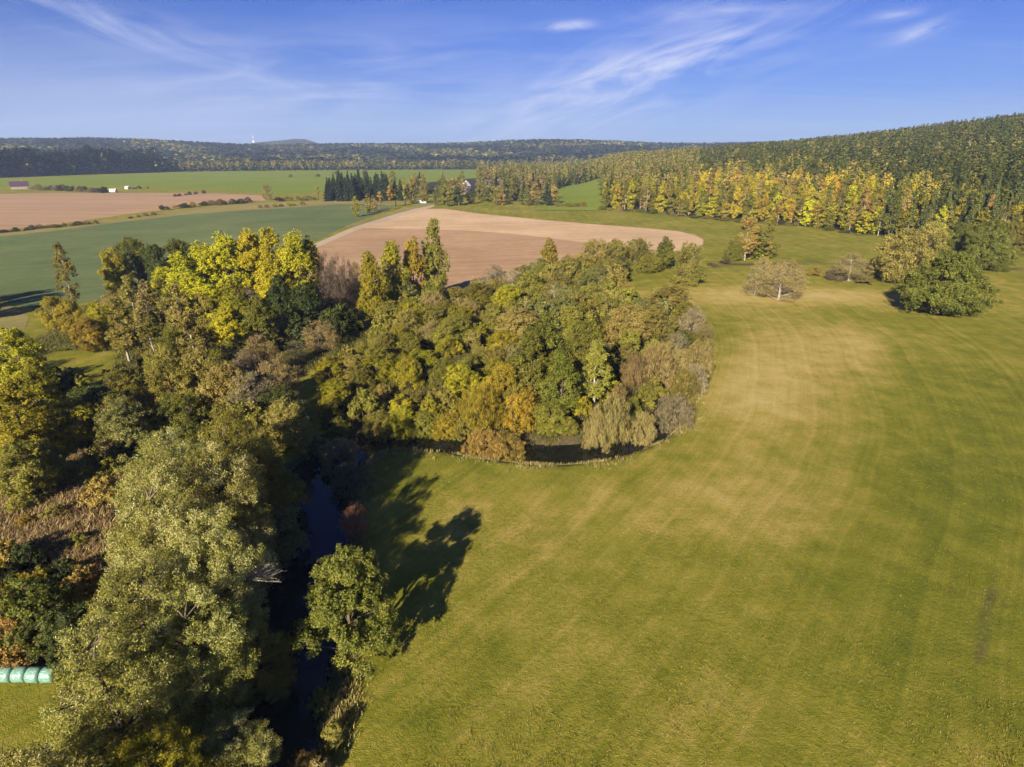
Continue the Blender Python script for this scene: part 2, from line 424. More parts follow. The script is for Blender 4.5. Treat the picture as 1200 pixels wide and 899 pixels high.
def gauss(px, py, sx, sy, a=0):
    x0, y0 = at(px, py); dx, dy = X - x0, Y - y0
    u = dx * cos(a) - dy * sin(a); v = dx * sin(a) + dy * cos(a)
    return np.exp(-((u / sx) ** 2 + (v / sy) ** 2))
dry = .9 * gauss(950, 420, 14, 30, R(22)) + .55 * gauss(1010, 405, 5, 22, R(22)) + .8 * gauss(880, 460, 9, 18, R(22)) + .75 * gauss(900, 345, 45, 14) + .5 * gauss(830, 560, 18, 12, R(39)) + .4 * gauss(640, 590, 20, 10) + .45 * gauss(1000, 350, 60, 12)
dry -= .25 * gauss(1180, 500, 25, 60, R(22)) + .4 * gauss(650, 545, 25, 7) + .35 * gauss(1100, 620, 9, 25, R(30))
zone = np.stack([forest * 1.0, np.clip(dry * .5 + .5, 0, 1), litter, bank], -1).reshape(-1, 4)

def ground_material():
    m, nt, N, L = new_mat('meadow_ground')
    p = pos_(nt); sp = N.new('ShaderNodeSeparateXYZ'); L.new(p, sp.inputs[0])
    x, y = sp.outputs[0], sp.outputs[1]
    yc = math_(nt, 'MINIMUM', y, 170.0)
    X_ = math_(nt, 'SUBTRACT', math_(nt, 'MULTIPLY', yc, 1.115), math_(nt, 'MULTIPLY', math_(nt, 'MULTIPLY', yc, yc), .00315))
    u = math_(nt, 'SUBTRACT', x, X_)
    u = math_(nt, 'ADD', u, math_(nt, 'MULTIPLY', noise_(nt, p, .02, 2), 9.0))
    stripes = noise_(nt, u, .22, 3, .6, dim='1D')
    fine_st = noise_(nt, u, .9, 2, .6, dim='1D')
    # paired wheel tracks
    w = math_(nt, 'ABSOLUTE', math_(nt, 'SUBTRACT', math_(nt, 'FRACT', math_(nt, 'MULTIPLY', u, 1 / 9.0)), .5))
    tr = math_(nt, 'ABSOLUTE', math_(nt, 'SUBTRACT', w, .10))
    track = math_(nt, 'SUBTRACT', 1.0, math_(nt, 'MULTIPLY', tr, 38.0), clamp=True)
    track = math_(nt, 'MULTIPLY', track, ramp(nt, [(.50, (0, 0, 0)), (.66, (1, 1, 1))], noise_(nt, scale_(nt, p, (.035, .035, .035)), 1, 4)))
    zc = N.new('ShaderNodeAttribute'); zc.attribute_name = 'zone'
    zs = N.new('ShaderNodeSeparateColor'); L.new(zc.outputs['Color'], zs.inputs[0])
    big = noise_(nt, p, .035, 5, .6); mid = noise_(nt, p, .22, 5, .65); fine = noise_(nt, p, 2.2, 4, .7); grain = noise_(nt, p, 9, 3, .7)
    f = math_(nt, 'ADD', math_(nt, 'MULTIPLY', big, .55), math_(nt, 'MULTIPLY', mid, .75)); f = math_(nt, 'SUBTRACT', f, .15)
    f = math_(nt, 'ADD', f, math_(nt, 'MULTIPLY', math_(nt, 'SUBTRACT', stripes, .5), .22))
    f = math_(nt, 'ADD', f, math_(nt, 'MULTIPLY', math_(nt, 'SUBTRACT', fine_st, .5), .24))
    f = math_(nt, 'ADD', f, math_(nt, 'MULTIPLY', math_(nt, 'SUBTRACT', zs.outputs[1], .5), .75))
    f = math_(nt, 'ADD', f, math_(nt, 'MULTIPLY', math_(nt, 'SUBTRACT', fine, .5), .30))
    f = math_(nt, 'ADD', f, math_(nt, 'MULTIPLY', math_(nt, 'SUBTRACT', grain, .5), .30))
    col = ramp(nt, [(.18, (.082, .096, .010)), (.38, (.132, .138, .014)), (.54, (.195, .178, .024)), (.74, (.31, .24, .058)), (1, (.42, .32, .12))], f)
    col = mix_(nt, math_(nt, 'MULTIPLY', track, .12), col, (.10, .105, .02))
    sv = N.new('ShaderNodeHueSaturation'); L.new(col, sv.inputs['Color'])
    L.new(math_(nt, 'ADD', math_(nt, 'MULTIPLY', grain, .7), .65), sv.inputs['Value']); col = sv.outputs[0]
    # a bare wheel rut by the right edge
    rx, ry = at(1160, 700); r2x, r2y = at(1148, 765)
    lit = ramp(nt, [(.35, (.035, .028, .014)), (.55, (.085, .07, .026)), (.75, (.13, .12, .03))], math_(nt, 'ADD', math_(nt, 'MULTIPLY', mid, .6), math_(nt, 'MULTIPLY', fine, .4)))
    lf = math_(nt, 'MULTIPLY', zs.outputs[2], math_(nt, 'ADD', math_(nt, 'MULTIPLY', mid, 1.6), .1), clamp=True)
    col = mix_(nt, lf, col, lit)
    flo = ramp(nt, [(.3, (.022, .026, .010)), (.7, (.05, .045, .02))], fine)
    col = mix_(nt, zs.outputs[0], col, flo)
    mud = ramp(nt, [(.3, (.03, .024, .014)), (.7, (.12, .095, .05))], fine)
    bf = math_(nt, 'MULTIPLY', math_(nt, 'MULTIPLY', zc.outputs['Alpha'], math_(nt, 'ADD', mid, .6)), .95, clamp=True)
    col = mix_(nt, bf, col, mud)
    weed = ramp(nt, [(.68, (0, 0, 0)), (.74, (1, 1, 1))], noise_(nt, p, .75, 3, .6, .4))
    weed = math_(nt, 'MULTIPLY', weed, math_(nt, 'SUBTRACT', 1.0, zs.outputs[0], clamp=True))
    col = mix_(nt, math_(nt, 'MULTIPLY', weed, .5), col, (.075, .095, .016))
    hb = math_(nt, 'ADD', math_(nt, 'MULTIPLY', fine, .6), math_(nt, 'MULTIPLY', grain, .4))
    finish(nt, col, .95, .05, hb, .9, .25)
    return m
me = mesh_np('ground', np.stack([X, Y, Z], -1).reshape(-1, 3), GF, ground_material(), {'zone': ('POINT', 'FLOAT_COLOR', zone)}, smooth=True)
tag(link('ground', me), kind='structure')

# river water
m, nt, N, L = new_mat('river_water')
nz = noise_(nt, pos_(nt), 1.6, 3, .5)
p = finish(nt, (.008, .009, .007), .05, .22, nz, .08, .05)
rv = RC[: 19 * 8 + 1]
T2 = np.gradient(rv[:, :2], axis=0); T2 /= np.linalg.norm(T2, axis=1, keepdims=True)
Nn2 = np.stack([-T2[:, 1], T2[:, 0]], 1); hw = (rv[:, 2] + 1.5)[:, None]
zw = np.where(rv[:, 1] > 130, -.45, -.80)
zw = np.interp(np.arange(len(rv)), np.arange(len(rv)), zw); zw = np.convolve(np.pad(zw, 6, 'edge'), np.ones(13) / 13, 'valid')
Lf = np.column_stack([rv[:, :2] + Nn2 * hw, zw]); Rt = np.column_stack([rv[:, :2] - Nn2 * hw, zw])
V = np.stack([Lf, Rt], 1).reshape(-1, 3); i = np.arange(len(rv) - 1) * 2
tag(link('river_water', mesh_np('river_water', V, np.stack([i, i + 1, i + 3, i + 2], -1), m, smooth=True)), kind='structure')

# ---------------------------------------------------------------- fields as sheets a few mm above the ground
def field(name, px_pts, mat, lift, sub=None):
    pts = poly_px(px_pts)
    # smooth the outline and triangulate
    me = bpy.data.meshes.new(name)
    me.from_pydata([(x, y, lift) for x, y in pts], [], [list(range(len(pts)))])
    me.materials.append(mat); me.update()
    if me.polygons[0].normal.z < 0: me.flip_normals()
    o = link(name, me); tag(o, kind='structure'); return o
def field_mat(name, cols, direction, stripe_scale=.12, amt=.5, grain=3.0):
    m, nt, N, L = new_mat(name)
    p = pos_(nt); sp = N.new('ShaderNodeSeparateXYZ'); L.new(p, sp.inputs[0])
    u = math_(nt, 'SUBTRACT', math_(nt, 'MULTIPLY', sp.outputs[0], cos(direction)), math_(nt, 'MULTIPLY', sp.outputs[1], sin(direction)))
    st = noise_(nt, math_(nt, 'ADD', u, math_(nt, 'MULTIPLY', noise_(nt, p, .05, 2), 3.0)), stripe_scale, 6, .8, dim='1D')
    f = math_(nt, 'ADD', math_(nt, 'MULTIPLY', noise_(nt, p, .012, 5, .65), 1 - amt), math_(nt, 'MULTIPLY', st, amt))
    f = math_(nt, 'ADD', f, math_(nt, 'MULTIPLY', math_(nt, 'SUBTRACT', noise_(nt, p, .25, 4, .7), .5), .25))
    f = math_(nt, 'ADD', f, math_(nt, 'MULTIPLY', math_(nt, 'SUBTRACT', noise_(nt, p, grain, 3, .7), .5), .2))
    finish(nt, ramp(nt, cols, f), .95, .05, noise_(nt, p, 1.5, 3), .6, .15)
    return m
soil = field_mat('ploughed_soil', [(.38, (.26, .165, .090)), (.5, (.33, .21, .118)), (.62, (.40, .265, .15))], R(75), .16, .4)
soil_l = field_mat('harrowed_soil', [(.38, (.36, .25, .145)), (.5, (.45, .31, .18)), (.62, (.53, .38, .23))], R(78), .16, .4)
soil_far = field_mat('far_soil', [(.3, (.24, .155, .09)), (.5, (.32, .205, .12)), (.7, (.40, .27, .15))], R(96), .07, .6)
crop = field_mat('winter_crop', [(.38, (.078, .105, .040)), (.5, (.108, .135, .052)), (.62, (.15, .165, .062))], R(62), .2, .3)
lush = field_mat('far_pasture', [(.25, (.10, .145, .012)), (.5, (.14, .18, .018)), (.75, (.22, .21, .04))], R(96), .02, .5, .4)
drygrass = field_mat('dry_verge', [(.3, (.11, .11, .03)), (.5, (.21, .175, .06)), (.7, (.33, .26, .11))], R(60), .5, .4)
gravel = field_mat('gravel_track', [(.3, (.30, .23, .15)), (.6, (.42, .33, .22))], R(60), .5, .3)
OUT = -900
field('pink_field', [(300, 322), (345, 300), (362, 290), (388, 278), (432, 262), (466, 252), (500, 244.5), (522, 244.5), (560, 250), (640, 258), (700, 263), (760, 267.5), (796, 271), (815, 275.5), (825, 281), (824, 287), (812, 292.5), (790, 295.5), (740, 300), (690, 306), (640, 322), (560, 345), (460, 338), (380, 330)], soil, .012)
field('pale_harrowed_field', [(422, 267), (466, 252.4), (500, 245), (522, 245), (560, 250.5), (640, 258.5), (700, 263.5), (760, 268), (796, 271.5), (814, 276), (824, 281), (823, 286.5), (811, 291.5), (790, 294), (740, 291), (690, 285), (640, 278.5), (590, 273), (540, 270), (490, 268.5)], soil_l, .024)
field('winter_crop_field', [(-700, 335), (-200, 295), (0, 277), (60, 271), (150, 259.5), (230, 250), (300, 246), (330, 244), (400, 239.5), (440, 239), (462, 242), (440, 252), (412, 262.5), (372, 281), (340, 297), (280, 330), (200, 345), (120, 352), (60, 358), (28, 361), (0, 349), (-200, 352), (-700, 420)], crop, .012)
field('far_ploughed_field', [(-900, 262), (-300, 240), (0, 227.5), (60, 226), (150, 226.5), (240, 226), (305, 229), (312, 235), (250, 238.5), (200, 245), (150, 251), (60, 264), (0, 270), (-300, 300), (-900, 345)], soil_far, .012)
field('far_bright_pasture', [(-900, 222), (0, 211), (100, 206), (190, 203.5), (200, 199.5), (300, 198.5), (440, 196.5), (560, 195), (640, 197), (600, 205), (500, 214), (410, 222), (330, 229), (300, 224.5), (150, 219.5), (0, 219), (-900, 236)], lush, .05)
field('grassy_verge', [(-400, 310), (0, 272), (60, 266.5), (150, 255), (200, 248.5), (250, 242), (320, 237), (400, 235), (470, 237), (500, 240), (440, 239), (400, 239.5), (300, 246), (230, 250), (150, 259.5), (60, 271), (0, 277), (-400, 322)], drygrass, .030)
field('field_path', [(296, 326), (340, 302), (368, 286), (412, 267), (466, 250), (502, 240.6), (510, 240.4), (506, 243), (470, 253.5), (416, 270.5), (374, 289), (345, 306), (306, 326)], gravel, .045)
field('path_verge', [(404, 265), (440, 254), (470, 245), (505, 239), (512, 239.5), (472, 247.8), (440, 257.5), (408, 267.8)], drygrass, .060)
CLR = poly_px([(628, 247), (648, 228), (656, 219), (702, 216.5), (706, 230), (708, 247)])
cx, cy = np.meshgrid(np.arange(CLR[:, 0].min() - 8, CLR[:, 0].max() + 8, 8), np.arange(CLR[:, 1].min() - 8, CLR[:, 1].max() + 8, 8))
ci = np.arange(cx.size).reshape(cx.shape); cf_ = np.stack([ci[:-1, :-1], ci[:-1, 1:], ci[1:, 1:], ci[1:, :-1]], -1).reshape(-1, 4)
cc_ = np.stack([cx.ravel()[cf_].mean(1), cy.ravel()[cf_].mean(1)], 1); cf_ = cf_[inside(CLR, cc_[:, 0], cc_[:, 1])]
tag(link('clearing', mesh_np('clearing', np.stack([cx, cy, zg(cx, cy) + .25], -1).reshape(-1, 3), cf_, lush, smooth=True)), kind='structure')
field('bare_ground', [(-60, 400), (-60, 355), (0, 352), (22, 361), (34, 372), (30, 385)], drygrass, .036)

# ---------------------------------------------------------------- tree placing
def put_tree(name, key, col, x, y, h, w, label, cat='tree', group=None, bark=None, rz=None, z=None, merged=False, lean=0.0):
    if key not in PROTO: key = key + str(random.randrange(NV[key]))
    H0, W0 = H[key]
    if rz is None: rz = random.random() * 6.28
    z = float(zg(x, y)) if z is None else z
    r = empty(name, (x, y, z), rz)
    r.scale = (w / W0, w / W0, h / H0); r.rotation_euler = (lean, 0, rz)
    tag(r, label, cat, group)
    cm, wm = PROTO[key][:2]
    for nm, me, mt in (('crown', cm, LM[col]), ('trunk', wm, bark or BARK)):
        o = bpy.data.objects.new(nm, me); C.objects.link(o); o.parent = r
        o.material_slots[0].link = 'OBJECT'; o.material_slots[0].material = mt
    return r
placed = []
LAND = []   # (px, py, phrase) landmarks used to say where the fill shrubs stand
def tree(name, key, col, px, ytop, h, w, label, cat='tree', group=None, bark=None, mark=None, lean=0.0):
    x, y = at(px, ytop, h * .93)
    placed.append((x, y, w)); 
    if mark: LAND.append((*proj(x, y, h * .6), mark))
    return put_tree(name, key, col, x, y, h, w, label, cat, group, bark, lean=lean)

# --- willows along the left bank (x, y, h, w, colour, label)
G = 'willows along the left river bank'
WL = [(-21.0, 14, 9, 7.5, 'silver', 'grey-green willow at the bottom edge of the photo beside the black river channel'),
      (-24.5, 19.5, 13.5, 8.5, 'silver', 'silvery willow filling the bottom left corner below the green bales'),
      (-20.8, 24, 9.5, 6.5, 'lime', 'yellow-green willow by the water, lowest but one on the left bank'),
      (-25.0, 27.5, 14.5, 8.5, 'silver', 'tall silver-leaved willow just right of the wrapped green bales'),
      (-21.8, 31.5, 13.5, 7.5, 'silver', 'pale silver willow leaning over the narrow black river opposite the bank alder'),
      (-26.0, 33.5, 14.5, 8.5, 'silver', 'tall olive and silver willow beside the shaded orange scrub'),
      (-23.0, 38, 15.5, 8, 'silver', 'willow with a bare dead branch sticking out towards the river'),
      (-28.5, 41, 17.5, 9, 'silver', 'broad pale willow standing beside the slope of dead bracken'),
      (-26.0, 46, 17, 8.5, 'silver', 'silver willow with a yellow patch hanging over the wide blue pool'),
      (-32.5, 48, 16, 9, 'silver', 'olive-silver willow at the upper edge of the brown bracken slope'),
      (-28.0, 53, 17.5, 9, 'olive', 'olive willow behind the silver row, left of the blue pool'),
      (-35.5, 54.5, 14, 8.5, 'silver', 'pointed olive willow crown at the top left of the silver row'),
      (-31.0, 60.5, 13, 8, 'olive', 'brownish olive willow at the far end of the willow row'),
(-29.0, 15.5, 9, 6.5, 'silver', 'lowest willow in the bottom left corner beside the lawn'),
(-18.4, 27.5, 7.5, 5.5, 'silver', 'small willow overhanging the narrow black channel, lower of two'),
      (-19.9, 35.5, 8.5, 5.5, 'olive', 'small olive willow overhanging the channel below the dead branch'),
      (-21.5, 8, 8, 7, 'silver', 'willow crown cut off by the bottom edge left of the river')]
for i, (x, y, h, w, c, lab) in enumerate(WL):
    t = put_tree('willow_tree', f'willow{i % 3}', c, x, y, h, w * 1.06, lab, 'tree', G, rz=i * 1.9)
    placed.append((x, y, w)); LAND.append((*proj(x, y, h * .6), 'the silver willow row'))
    if i == 6:
        W = Wood(); g = np.random.default_rng(3)
        tip = np.array([5.2, -1.2, 10.2])
        pth = W.limb([.2, 0, 6.5], [2.6, -.8, 9.2], .13, .08, g, 5, 5)
        for k in range(34):
            e = np.array([2.6, -.8, 9.2]) + np.array([g.uniform(1.6, 3.6), g.uniform(-1.3, 1.0), g.uniform(-.2, 1.2)])
            W.limb([2.4 + g.random() * .5, -.8, 9.1], e, .035, .012, g, 4, 3, .06)
        a, b = W.arrays(); o = link('dead_branch', mesh_np('dead_branch', a, b, PALE), t); o.rotation_euler = (0, 0, -i * 1.9)
        tag(o, 'bare pale dead branch with a fan of twigs')
t = put_tree('alder_tree', 'bank0', 'alder', -13.3, 38.5, 10.6, 9.0, 'green alder standing alone on the right river bank with a long shadow', 'tree', rz=.5)
LAND.append((400, 720, 'the lone bank alder')); placed.append((-13.4, 38, 8))

# --- hand placed trees: name, shape, colour, px, top py, height, width, label, landmark phrase
TL = [
 # left meadow side
 ('birch_tree', 'birch', 'khaki', 68, 289, 18, 6.5, 'thin feathery birch standing alone against the dark green field', BIRCH, 'the lone field birch'),
 ('maple_tree', 'round', 'lime', 128, 292, 15, 8.5, 'yellow-green tree left of the dark crown before the green field', None, 'the dark field-edge tree'),
 ('oak_tree', 'round', 'green', 152, 280, 17, 9.5, 'dark green round tree touched with yellow before the green field', None, None),
 ('oak_tree', 'round', 'darkgreen', 178, 288, 15, 7, 'very dark narrow tree just right of the yellow-touched round one', None, None),
 ('ash_tree', 'round', 'green', 205, 281, 16, 9, 'dull green tree between the dark tree and the yellow poplars', None, None),
 ('beech_tree', 'round', 'gold', 58, 348, 8.5, 7, 'small orange-gold tree on the slanting pale trunk by the grass plot', PALE, 'the small leaning orange tree'),
 ('beech_tree', 'round', 'gold', 98, 372, 8, 6.5, 'golden orange tree on several short white trunks at the grass plot', BIRCH, 'the orange tree on white trunks'),
 ('maple_tree', 'round', 'gold', 78, 352, 9, 6, 'gold tree between the two orange ones behind the grass plot', None, None),
 ('maple_tree', 'round', 'lime', 112, 356, 10, 6.5, 'lime green tree behind the orange tree on white trunks', None, None),
 ('birch_tree', 'birch', 'khaki', 148, 325, 16, 6, 'half bare birch with a white trunk, left one of the birch group', BIRCH, 'the half bare birches'),
 ('birch_tree', 'birch', 'brown', 168, 332, 16, 6, 'brownish half bare birch, second of the group left of the poplars', BIRCH, None),
 ('birch_tree', 'birch', 'olive', 186, 328, 15, 6, 'olive birch in the middle of the half bare group', BIRCH, None),
 ('birch_tree', 'birch', 'khaki', 204, 334, 16, 6, 'tall half bare birch with a bright white stem beside the poplars', BIRCH, None),
 ('birch_tree', 'birch', 'olive', 134, 352, 14, 6, 'low olive birch at the front left of the half bare group', BIRCH, None),
 ('birch_tree', 'birch', 'olive', 172, 372, 13, 6, 'dim olive birch below the half bare group near the grass plot', BIRCH, None),
 ('birch_tree', 'birch', 'khaki', 218, 366, 14, 6, 'half bare birch in front of the leftmost yellow poplar', BIRCH, None),
 # yellow poplars
 ('poplar_tree', 'poplar', 'yellow', 210, 302, 17, 12, 'yellow poplar at the left end of the tall yellow group', None, 'the yellow poplars'),
 ('poplar_tree', 'poplar', 'yellow', 236, 289, 19, 13, 'bright yellow poplar, second from the left of the tall group', None, None),
 ('poplar_tree', 'poplar', 'yellow', 262, 279, 21, 13, 'bright yellow poplar, third from the left of the tall group', None, None),
 ('poplar_tree', 'poplar', 'yellow', 288, 275, 21.5, 13, 'tallest yellow poplar in the middle of the group', None, None),
 ('poplar_tree', 'poplar', 'yellow', 315, 275, 21.5, 12, 'yellow poplar right of the tallest with shaded hollows', None, None),
 ('poplar_tree', 'poplar', 'yellow', 342, 277, 21, 12, 'partly shaded yellow poplar, last but one at the right of the tall group', None, None),
 ('poplar_tree', 'poplar', 'lime', 362, 283, 19, 8, 'narrow yellow-green poplar closing the right end of the tall group', None, 'the right end of the poplars'),
 ('poplar_tree', 'poplar', 'lime', 270, 335, 15, 10, 'smaller lime poplar in front of the tall yellow group', None, None),
 ('poplar_tree', 'poplar', 'yellow', 222, 326, 15, 10, 'lower yellow poplar at the front left of the tall group', None, None),
 ('poplar_tree', 'poplar', 'yellow', 246, 338, 14, 9, 'lower yellow poplar at the front, right of the front left one', None, None),
 ('poplar_tree', 'poplar', 'yellow', 312, 312, 16, 9, 'lower yellow poplar in front of the tall ones, facing the sun', None, None),
 ('poplar_tree', 'poplar', 'yellow', 188, 318, 13, 9, 'short yellow-green poplar at the outer left of the group', None, None),
 ('maple_tree', 'tall', 'yellow', 262, 362, 11, 6, 'small bright yellow tree at the foot of the poplar group', None, None),
 ('alder_tree', 'tall', 'darkgreen', 325, 325, 15, 9, 'alder under the right-hand poplars, shade put into its dark green leaves', None, None),  # this alder and the next carry poplar shade as dark leaf colour
 ('alder_tree', 'tall', 'darkgreen', 352, 335, 13, 8, 'alder beside the purple bare trees, deep shade painted as dark leaves', None, None),
 ('alder_tree', 'tall', 'green', 300, 350, 13, 8, 'dark alder below the tallest yellow poplar', None, None),
 ('alder_tree', 'round', 'olive', 235, 345, 13, 8, 'dark olive tree between the birches and the lime poplar', None, None),
 ('bare_tree', 'bare', 'purple', 378, 296, 16, 6.5, 'dark purple-brown bare tree, nearest to the yellow poplars', None, 'the dark bare trees'),
 ('bare_tree', 'bare', 'purple', 392, 300, 16, 6, 'dark purple-brown bare tree, middle one of the dark row', None, None),
 ('bare_tree', 'bare', 'purple', 404, 304, 15, 6, 'dark bare tree at the right end of the dark row', None, None),
 ('bare_tree', 'bare', 'purple', 385, 322, 13, 7, 'low dark bare tree in front of the dark row', None, None),
 ('bare_tree', 'bare', 'brown', 416, 310, 13, 6, 'pinkish brown bare tree between the dark row and the lime poplar', None, None),
 # birch poplar group by the ploughed field
 ('poplar_tree', 'poplar', 'lime', 432, 300, 18, 7.5, 'slim lime green poplar left of the pair by the ploughed field', None, 'the slim lime poplar'),
 ('poplar_tree', 'poplar', 'lime', 458, 288, 19, 9, 'golden olive poplar before the ploughed field', None, None),
 ('poplar_tree', 'poplar', 'gold', 482, 284, 19, 8.5, 'sparse golden poplar beside the tallest one by the ploughed field', None, None),
 ('poplar_tree', 'poplar', 'olive', 507, 265, 23, 9, 'tallest slender poplar rising over the ploughed field', None, 'the tallest slender poplar'),
 ('willow_tree', 'round', 'greygreen', 470, 322, 11, 7, 'grey-green willow at the foot of the golden poplars', None, None),
 ('willow_tree', 'round', 'olive', 505, 330, 10, 7, 'olive willow at the foot of the tallest slender poplar', None, None),
 ('bare_tree', 'bare', 'greybrown', 580, 312, 8, 9, 'grey bare spreading tree in the corner of the ploughed field', PALE, 'the grey bare field tree'),
 ('bare_tree', 'bare', 'greybrown', 600, 318, 7, 7, 'small grey bare tree right beside the spreading grey one', PALE, None),
 # middle of the wood, far side
 ('aspen_tree', 'tall', 'gold', 644, 281, 14, 7, 'bright golden orange tree top beside the ploughed field', None, 'the golden orange tree top'),
 ('willow_tree', 'round', 'olive', 620, 318, 10, 9, 'olive willow left below the golden orange tree top', None, None),
 ('willow_tree', 'round', 'khaki', 668, 300, 11, 9, 'khaki willow right of the golden orange tree top', None, None),
 ('willow_tree', 'dome', 'khaki', 698, 283, 11, 17, 'broad khaki willow dome at the back of the wood', None, 'the broad khaki willow at the back'),
 ('willow_tree', 'dome', 'olive', 722, 282, 10, 12, 'olive tree between the khaki dome and the brown bush row', None, None),
 ('hawthorn_bush', 'dome', 'darkgreen', 728, 300, 7, 7.5, 'almost black green bush at the meadow corner behind the wood', None, None),
 ('hazel_bush', 'dome', 'khaki', 748, 281, 9.5, 15, 'brownish bush at the left of the creek row', None, 'the creek bush row'),
 ('hazel_bush', 'dome', 'olive', 762, 298, 7, 10, 'dark-based olive bush in the creek row', None, None),
 ('aspen_tree', 'tall', 'green', 781, 279, 12, 8, 'upright green tree just left of the lone round tree', None, None),
 ('elder_bush', 'dome', 'olive', 770, 303, 4.5, 6, 'low olive bush under the upright green tree', None, None),
 ('willow_tree', 'bare', 'olive', 650, 330, 11, 9, 'sparse khaki willow showing white stems in mid wood', BIRCH, 'the white stemmed willow'),
 ('willow_tree', 'dome', 'greygreen', 690, 318, 9, 10, 'grey-green willow dome at the right rear edge of the wood', None, 'the grey willow dome'),
 ('willow_tree', 'dome', 'greygreen', 662, 345, 9, 9, 'pale grey willow dome behind the tall green alders', None, None),
 ('willow_tree', 'dome', 'khaki', 712, 345, 9, 9, 'khaki willow bush beside the meadow at the rear edge', None, None),
 # front alders
 ('alder_tree', 'tall', 'green', 640, 372, 14.5, 9, 'big dark-hollowed green alder at the front of the wood', None, 'the big green alder'),
 ('alder_tree', 'tall', 'green', 620, 395, 13, 8, 'olive green alder left of the biggest one at the front', None, None),
 ('alder_tree', 'tall', 'green', 658, 415, 11.5, 7, 'bright green alder low at the front just behind the pool', None, None),
 ('alder_tree', 'tall', 'olive', 690, 380, 13.5, 8, 'tall olive alder right of the big green one', None, 'the tall olive alder'),
 ('birch_tree', 'birch', 'olive', 700, 400, 12.5, 6, 'slender olive birch with a white stem right of the alders', BIRCH, None),
 ('willow_bush', 'dome', 'gold', 590, 430, 8, 8, 'golden yellow willow bush behind the rust dome', None, 'the golden bush'),
 ('willow_bush', 'osier', 'gold', 560, 455, 7, 8, 'dull golden bush left of the brightest golden one', None, None),
 ('willow_bush', 'dome', 'gold', 610, 462, 6, 7, 'low golden bush between the rust dome and the green alder', None, None),
 ('osier_bush', 'osier', 'rust', 565, 495, 4.6, 7.5, 'rust-orange dome-shaped bush on the river bank, left half', None, 'the rust dome'),
 ('osier_bush', 'osier', 'rust', 594, 498, 4.2, 7, 'rust-orange dome-shaped bush on the river bank, right half', None, None),
 ('osier_bush', 'osier', 'brown', 720, 455, 8.5, 7, 'tall pinkish brown twiggy bush at the right end of the pool', None, 'the twiggy bush by the pool'),
 ('osier_bush', 'osier', 'brown', 702, 470, 7, 5, 'narrow brown twiggy bush just over the pool', None, None),
 ('osier_bush', 'osier', 'brown', 758, 475, 5.5, 5, 'short brown twiggy bush in the gap of the creek', None, None),
 ('osier_bush', 'osier', 'greybrown', 792, 455, 6, 8, 'grey-brown twiggy dome at the outer meadow edge', None, None),
 ('osier_bush', 'osier', 'khaki', 806, 428, 7, 6, 'yellowish brown upright bush near the meadow edge of the bend', None, 'the yellow bush at the bend'),
 ('osier_bush', 'osier', 'brown', 822, 400, 7.5, 6.5, 'smooth brown dome bush, outermost towards the meadow', None, 'the outermost brown dome'),
 ('osier_bush', 'osier', 'brown', 772, 400, 9, 10, 'large brown twiggy dome inside the right end of the bend', None, 'the large brown dome'),
 ('osier_bush', 'osier', 'brown', 745, 415, 7, 6, 'brown bush beside the dark gap in the wood', None, None),
 ('willow_bush', 'dome', 'khaki', 738, 358, 9, 12, 'very wide khaki dome at the rear right of the bend', None, 'the wide khaki dome'),
 ('willow_bush', 'dome', 'khaki', 772, 358, 8, 10, 'khaki dome just right of the very wide one', None, None),
 ('thorn_bush', 'shrub', 'darkgreen', 800, 388, 4.5, 6, 'small dark green thorn bush poking into the meadow', None, None),
 ('willow_bush', 'dome', 'olive', 442, 472, 5, 6, 'olive bush overhanging the dark pool, leftmost on its far bank', None, None),
 ('willow_bush', 'dome', 'lime', 468, 468, 5, 6, 'yellow-green bush overhanging the dark pool, second on its far bank', None, None),
 ('willow_bush', 'dome', 'olive', 496, 472, 4.5, 6, 'round olive bush low over the middle of the dark pool', None, None),
 ('willow_bush', 'dome', 'gold', 522, 474, 4.5, 6, 'gold-olive bush over the right end of the dark pool', None, None),
 ('willow_bush', 'dome', 'olive', 545, 478, 4.2, 5.5, 'small olive bush touching the left of the rust dome', None, None),
 # river bank left
 ('maple_bush', 'bare', 'red', 414, 592, 4.2, 3.8, 'small pinkish red bush alone in the shade by the river', None, None),
 ('willow_bush', 'osier', 'greybrown', 395, 505, 5, 7, 'grey bare bush in the shade above the blue pool', None, None),
 ('willow_bush', 'osier', 'greybrown', 405, 535, 4, 6, 'dim grey-brown bush on the point beside the blue pool', None, None),
 ('willow_bush', 'shrub', 'greygreen', 372, 500, 4, 5, 'shaded grey-green bush at the head of the blue pool', None, None),
 ('bare_tree', 'bare', 'brown', 320, 425, 9, 9, 'spreading pinkish bare tree left of the river bend', None, 'the pinkish bare tree'),
 ('bare_tree', 'bare', 'greybrown', 290, 440, 9, 9, 'grey-pink bare tree beneath the dark alders', None, None),
 ('bare_tree', 'bare', 'brown', 300, 395, 9, 8, 'brown bare tree below the dark side of the poplars', None, None),
 ('willow_tree', 'round', 'khaki', 228, 415, 11, 8, 'khaki willow below the bright yellow small tree', None, None),
 ('willow_tree', 'round', 'olive', 192, 420, 11, 8, 'olive willow between the birches and the silver row', None, None),
 ('beech_tree', 'round', 'rust', 205, 432, 8, 5, 'small rust-tinged tree behind the silver willows', None, None),
 ('willow_tree', 'round', 'khaki', 262, 430, 10, 8, 'sparse khaki tree left of the bare pinkish ones', None, None),
 ('willow_tree', 'round', 'khaki', 330, 470, 8, 7, 'brownish olive tree at the bend above the blue pool', None, None),
 ('willow_tree', 'round', 'olive', 285, 492, 10, 7, 'olive tree tinged orange right of the willow row top', None, None),
